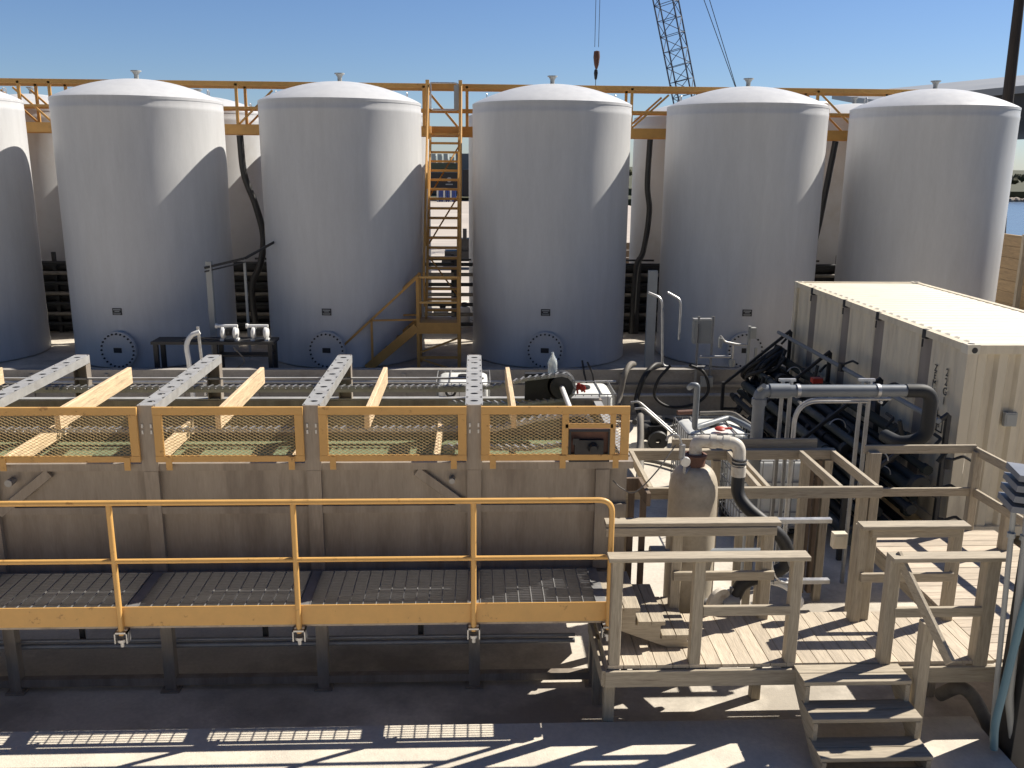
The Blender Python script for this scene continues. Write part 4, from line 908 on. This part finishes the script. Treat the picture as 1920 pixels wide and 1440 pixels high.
obj('blue_hose', MB().tube(curve([(4.60,6.45,2.05),(4.50,6.46,1.95),(4.43,6.48,1.7),(4.40,6.5,1.3),(4.37,6.5,.95),(4.34,6.5,.6),(4.36,6.5,.35)]),.032,12), bluehose, nc)
solo('floor_coupling', MB().tube(curve([(4.30,7.3,.35),(4.38,7.15,.52),(4.5,7.1,.45),(4.62,7.0,.2),(4.6,6.9,.05)]),.06,12), hose_grey,'grey hose coupling dropping beside the slab under the deck corner','hose',loc=(4.5,7.1,.3))
solo('ground_pipe', MB().cyl((4.56,6.95,.06),(4.72,5.9,.06),.035,10).lathe([(0,-.03),(.06,-.03),(.06,.03),(0,.03)],(4.64,6.7,.10),14), galv,'galvanised pipe on the ground along the edge of the slab','pipe',loc=(4.6,6.6,0))

# ------------------------------------------------------------------ background
tw=thing('timber_wall','sunlit timber retaining wall of stacked planks by the water','wall',(14.6,23,0))
b=MB()
for i in range(11): b.box(14.5,14.62,10,25.2,.0+i*.306,.0+i*.306+.298)
obj('plank_face', b, timber_m, tw)
for y in (13,15.6,18.2,20.8,23.4): obj('post', MB().bar((14.44,y,0),(14.44,y,3.42),.14,.11,(0,1,0)), wood_z, tw)
up=thing('utility_pole','dark wooden utility pole rising out of the top right corner','pole',(17.2,30,0))
obj('shaft', MB().tube([(17.9,30,-1),(17.27,30,7.2),(17.22,30,10.3),(17.1,30,14)],[.21,.175,.155,.14],14), pole_m, up)
obj('crossarm', MB().bar((16.1,30,13.4),(18.2,30,13.4),.1,.12), pole_m, up)
# warehouse (receding to the left)
wh=thing('open_shelter','long elevated shelter with low grey roof and dark edge behind the right tanks','shelter',(32,56,0))
E0,E1,R1,R0_=Vector((31.4,44.3,9.5)),Vector((26.75,62.3,9.5)),Vector((32.4,84.7,11.5)),Vector((41.0,58.0,11.5))
F1,F0=Vector((50,92,9.6)),Vector((56,64,9.6)); T=Vector((0,0,-.4))
b=MB(); b._add([E0,E1,R1,R0_,F1,F0,E0+T,E1+T,R1+T,F1+T,R0_+T,F0+T],[(0,1,2,3),(3,2,4,5),(0,6,7,1),(1,7,8,2),(2,8,9,4),(0,3,10,6),(3,5,11,10),(6,10,8,7),(10,11,9,8)])
obj('roof', b, roof_m, wh)
inn=[p.lerp((E0+E1+F0+F1)/4,.03) for p in (E0,E1,F1,F0)]
b=MB(); vs=[Vector((p.x,p.y,7.75)) for p in inn]+[Vector((p.x,p.y,9.15)) for p in inn]
b._add(vs,[(0,1,5,4),(1,2,6,5),(2,3,7,6),(3,0,4,7),(3,2,1,0)]); obj('fascia', b, ware_m, wh)
for p in (inn[1],inn[2],inn[0].lerp(inn[1],.5)): obj('column', MB().bar((p.x,p.y,-1.2),(p.x,p.y,7.75),.5,.5,(0,1,0)), ware_m, wh)
# crane
cr=thing('crawler_crane','tall dark blue lattice boom crane behind the tanks','crane',(15.4,60,0))
bp=Vector((15.35,60,2.0)); tip=Vector((7.6,60,31.5)); ax=(tip-bp).normalized()
s1=Vector((0,1,0)); s2=ax.cross(s1).normalized(); hw_=.86
cor=[(s1+s2*.28).normalized()*1.0, (s2-s1*.28).normalized(), (-s1-s2*.28).normalized(), (-s2+s1*.28).normalized()]
LB=(tip-bp).length
for c in cor: obj('boom_chord', MB().cyl(bp+c*.3,bp+ax*3+c*hw_,.05,6).cyl(bp+ax*3+c*hw_,bp+ax*(LB-3)+c*hw_,.05,6).cyl(bp+ax*(LB-3)+c*hw_,tip+c*.2,.05,6), crane_m, cr)
b=MB(); n=26
for f in range(4):
    c1,c2=cor[f],cor[(f+1)%4]
    for i in range(n):
        t0_,t1_=3+(LB-6)*i/n,3+(LB-6)*(i+1)/n
        p,q=(c1,c2) if i%2 else (c2,c1)
        b.cyl(bp+ax*t0_+p*hw_,bp+ax*t1_+q*hw_,.024,5); b.cyl(bp+ax*t0_+c1*hw_,bp+ax*t0_+c2*hw_,.022,5)
obj('boom_lacing', b, crane_m, cr)
obj('boom_tip', MB().lathe([(0,-.3),(.6,-.3),(.6,.3),(0,.3)],tuple(tip),16,axis='y'), crane_m, cr)
for dx in (-.12,.12): obj('hoist_cable', MB().cyl((tip.x+dx*1.2,60,31.4),(7.66+dx,60,12.3),.018,5), dark_steel, cr)
hb=obj('hook_block', MB().lathe([(0,.5),(.18,.45),(.21,.1),(.15,-.35),(.07,-.6),(0,-.62)],(7.68,60,11.6),10), rust, cr)
obj('hook', MB().lathe([(0,.25),(.1,.2),(.13,0),(.08,-.35),(0,-.45)],(7.66,60,10.75),8).cyl((7.66,60,10.4),(7.66,60,6.5),.022,5), black_rub, hb)
for dy in (-.5,.5):
    obj('pendant', MB().cyl((19.2,60+dy,4.0),(7.8+dy*1.6,60+dy,31.0),.025,5), dark_steel, cr)
obj('cab', MB().box(14.2,19.6,58.6,61.4,1.3,3.4), crane_m, cr); 
for y in (58.2,61.8): obj('track', MB().box(13.6,19.2,y-.45,y+.45,0,1.2), dark_steel, cr)
# trailer, lumber, tank building beyond the ladder
tr=thing('black_trailer','black box trailer with a small pale emblem seen far beyond the yellow stairs','trailer',(-5,130,0))
obj('body', MB().box(-12,-2.0,130,133,1.0,3.9), truck_m, tr)
for x in (-11,-9.8,-3.4): obj('wheel', MB().lathe([(0,-.2),(.5,-.2),(.5,.2),(0,.2)],(x,130,.5),14,axis='y'), truck_m, tr)
obj('emblem', MB().lathe([(0,-.02),(.35,-.02),(.35,0),(0,0)],(-3.6,129.97,2.9),12,axis='y').box(-4.1,-3.1,129.94,129.99,2.2,2.35), cabinet_m, tr)
solo('flatbed_stack', MB().box(-1.7,6,130,133,.6,4.3), truck_m, 'dark stacked load parked right of the black trailer','load')
cr_=thing('blue_crates','rows of blue and white crates in front of the black trailer','crates',(-5,126,0))
b=MB(); c2=MB()
for i in range(9): (b if i%3 else c2).box(-5.2+i*.3,-5.2+i*.3+.22,126,126.8,.02,1.6)
obj('blue_crate', b, blue_m, cr_); obj('white_crate', c2, white_pl, cr_)
lm=solo('lumber_pile', MB().box(-26,-2.2,150,156,.35,5.2).box(-24,-9,150.5,155.5,5.2,5.7), lumber_m, 'long greenish tan stacked pile behind the black trailer','stack')
sb=solo('grey_building', MB().box(-2.8,8,141,152,.35,6.6), silo_m,'square grey building beyond the yard, right of the green-tan pile','building')
b=MB()
for i in range(7):
    x=-9+i*1.1; h=random.uniform(.6,1.4); b.box(x,x+.8,170,172,.35,5.6+h)
solo('distant_sheds', b, white_pl,'pale distant sheds just above the green-tan pile','buildings')
eq=thing('yard_machine','small dark yard machine standing on the pale ground behind the stairs','machine',(-1,45,0))
obj('body', MB().box(-1.5,.3,45,46,.4,.9).box(-.9,-.1,45.1,45.9,.9,1.5).cyl((-.5,45,1.5),(-.5,45,2.0),.1,8).box(-.3,.4,45.1,45.5,1.3,1.8), dark_steel, eq)
for x in (-1.3,.1): obj('wheel', MB().lathe([(0,-.15),(.35,-.15),(.35,.15),(0,.15)],(x,45,.37),16,axis='y'), black_rub, eq)

# the fittings clipped to the wall sit on its face, the wall-top hoses bend over it
for o in bpy.data.objects:
    if o.parent: continue
    n=o.name.split('.')[0]
    if n in ('electrical_frame','conduit','valve_set','wall_hose','coiled_hose','cable_loop'): o.location += Vector((-.2,-.8,.17))
    elif n in ('strut_post','white_hose'): o.location += Vector((.24,-.8,.17))
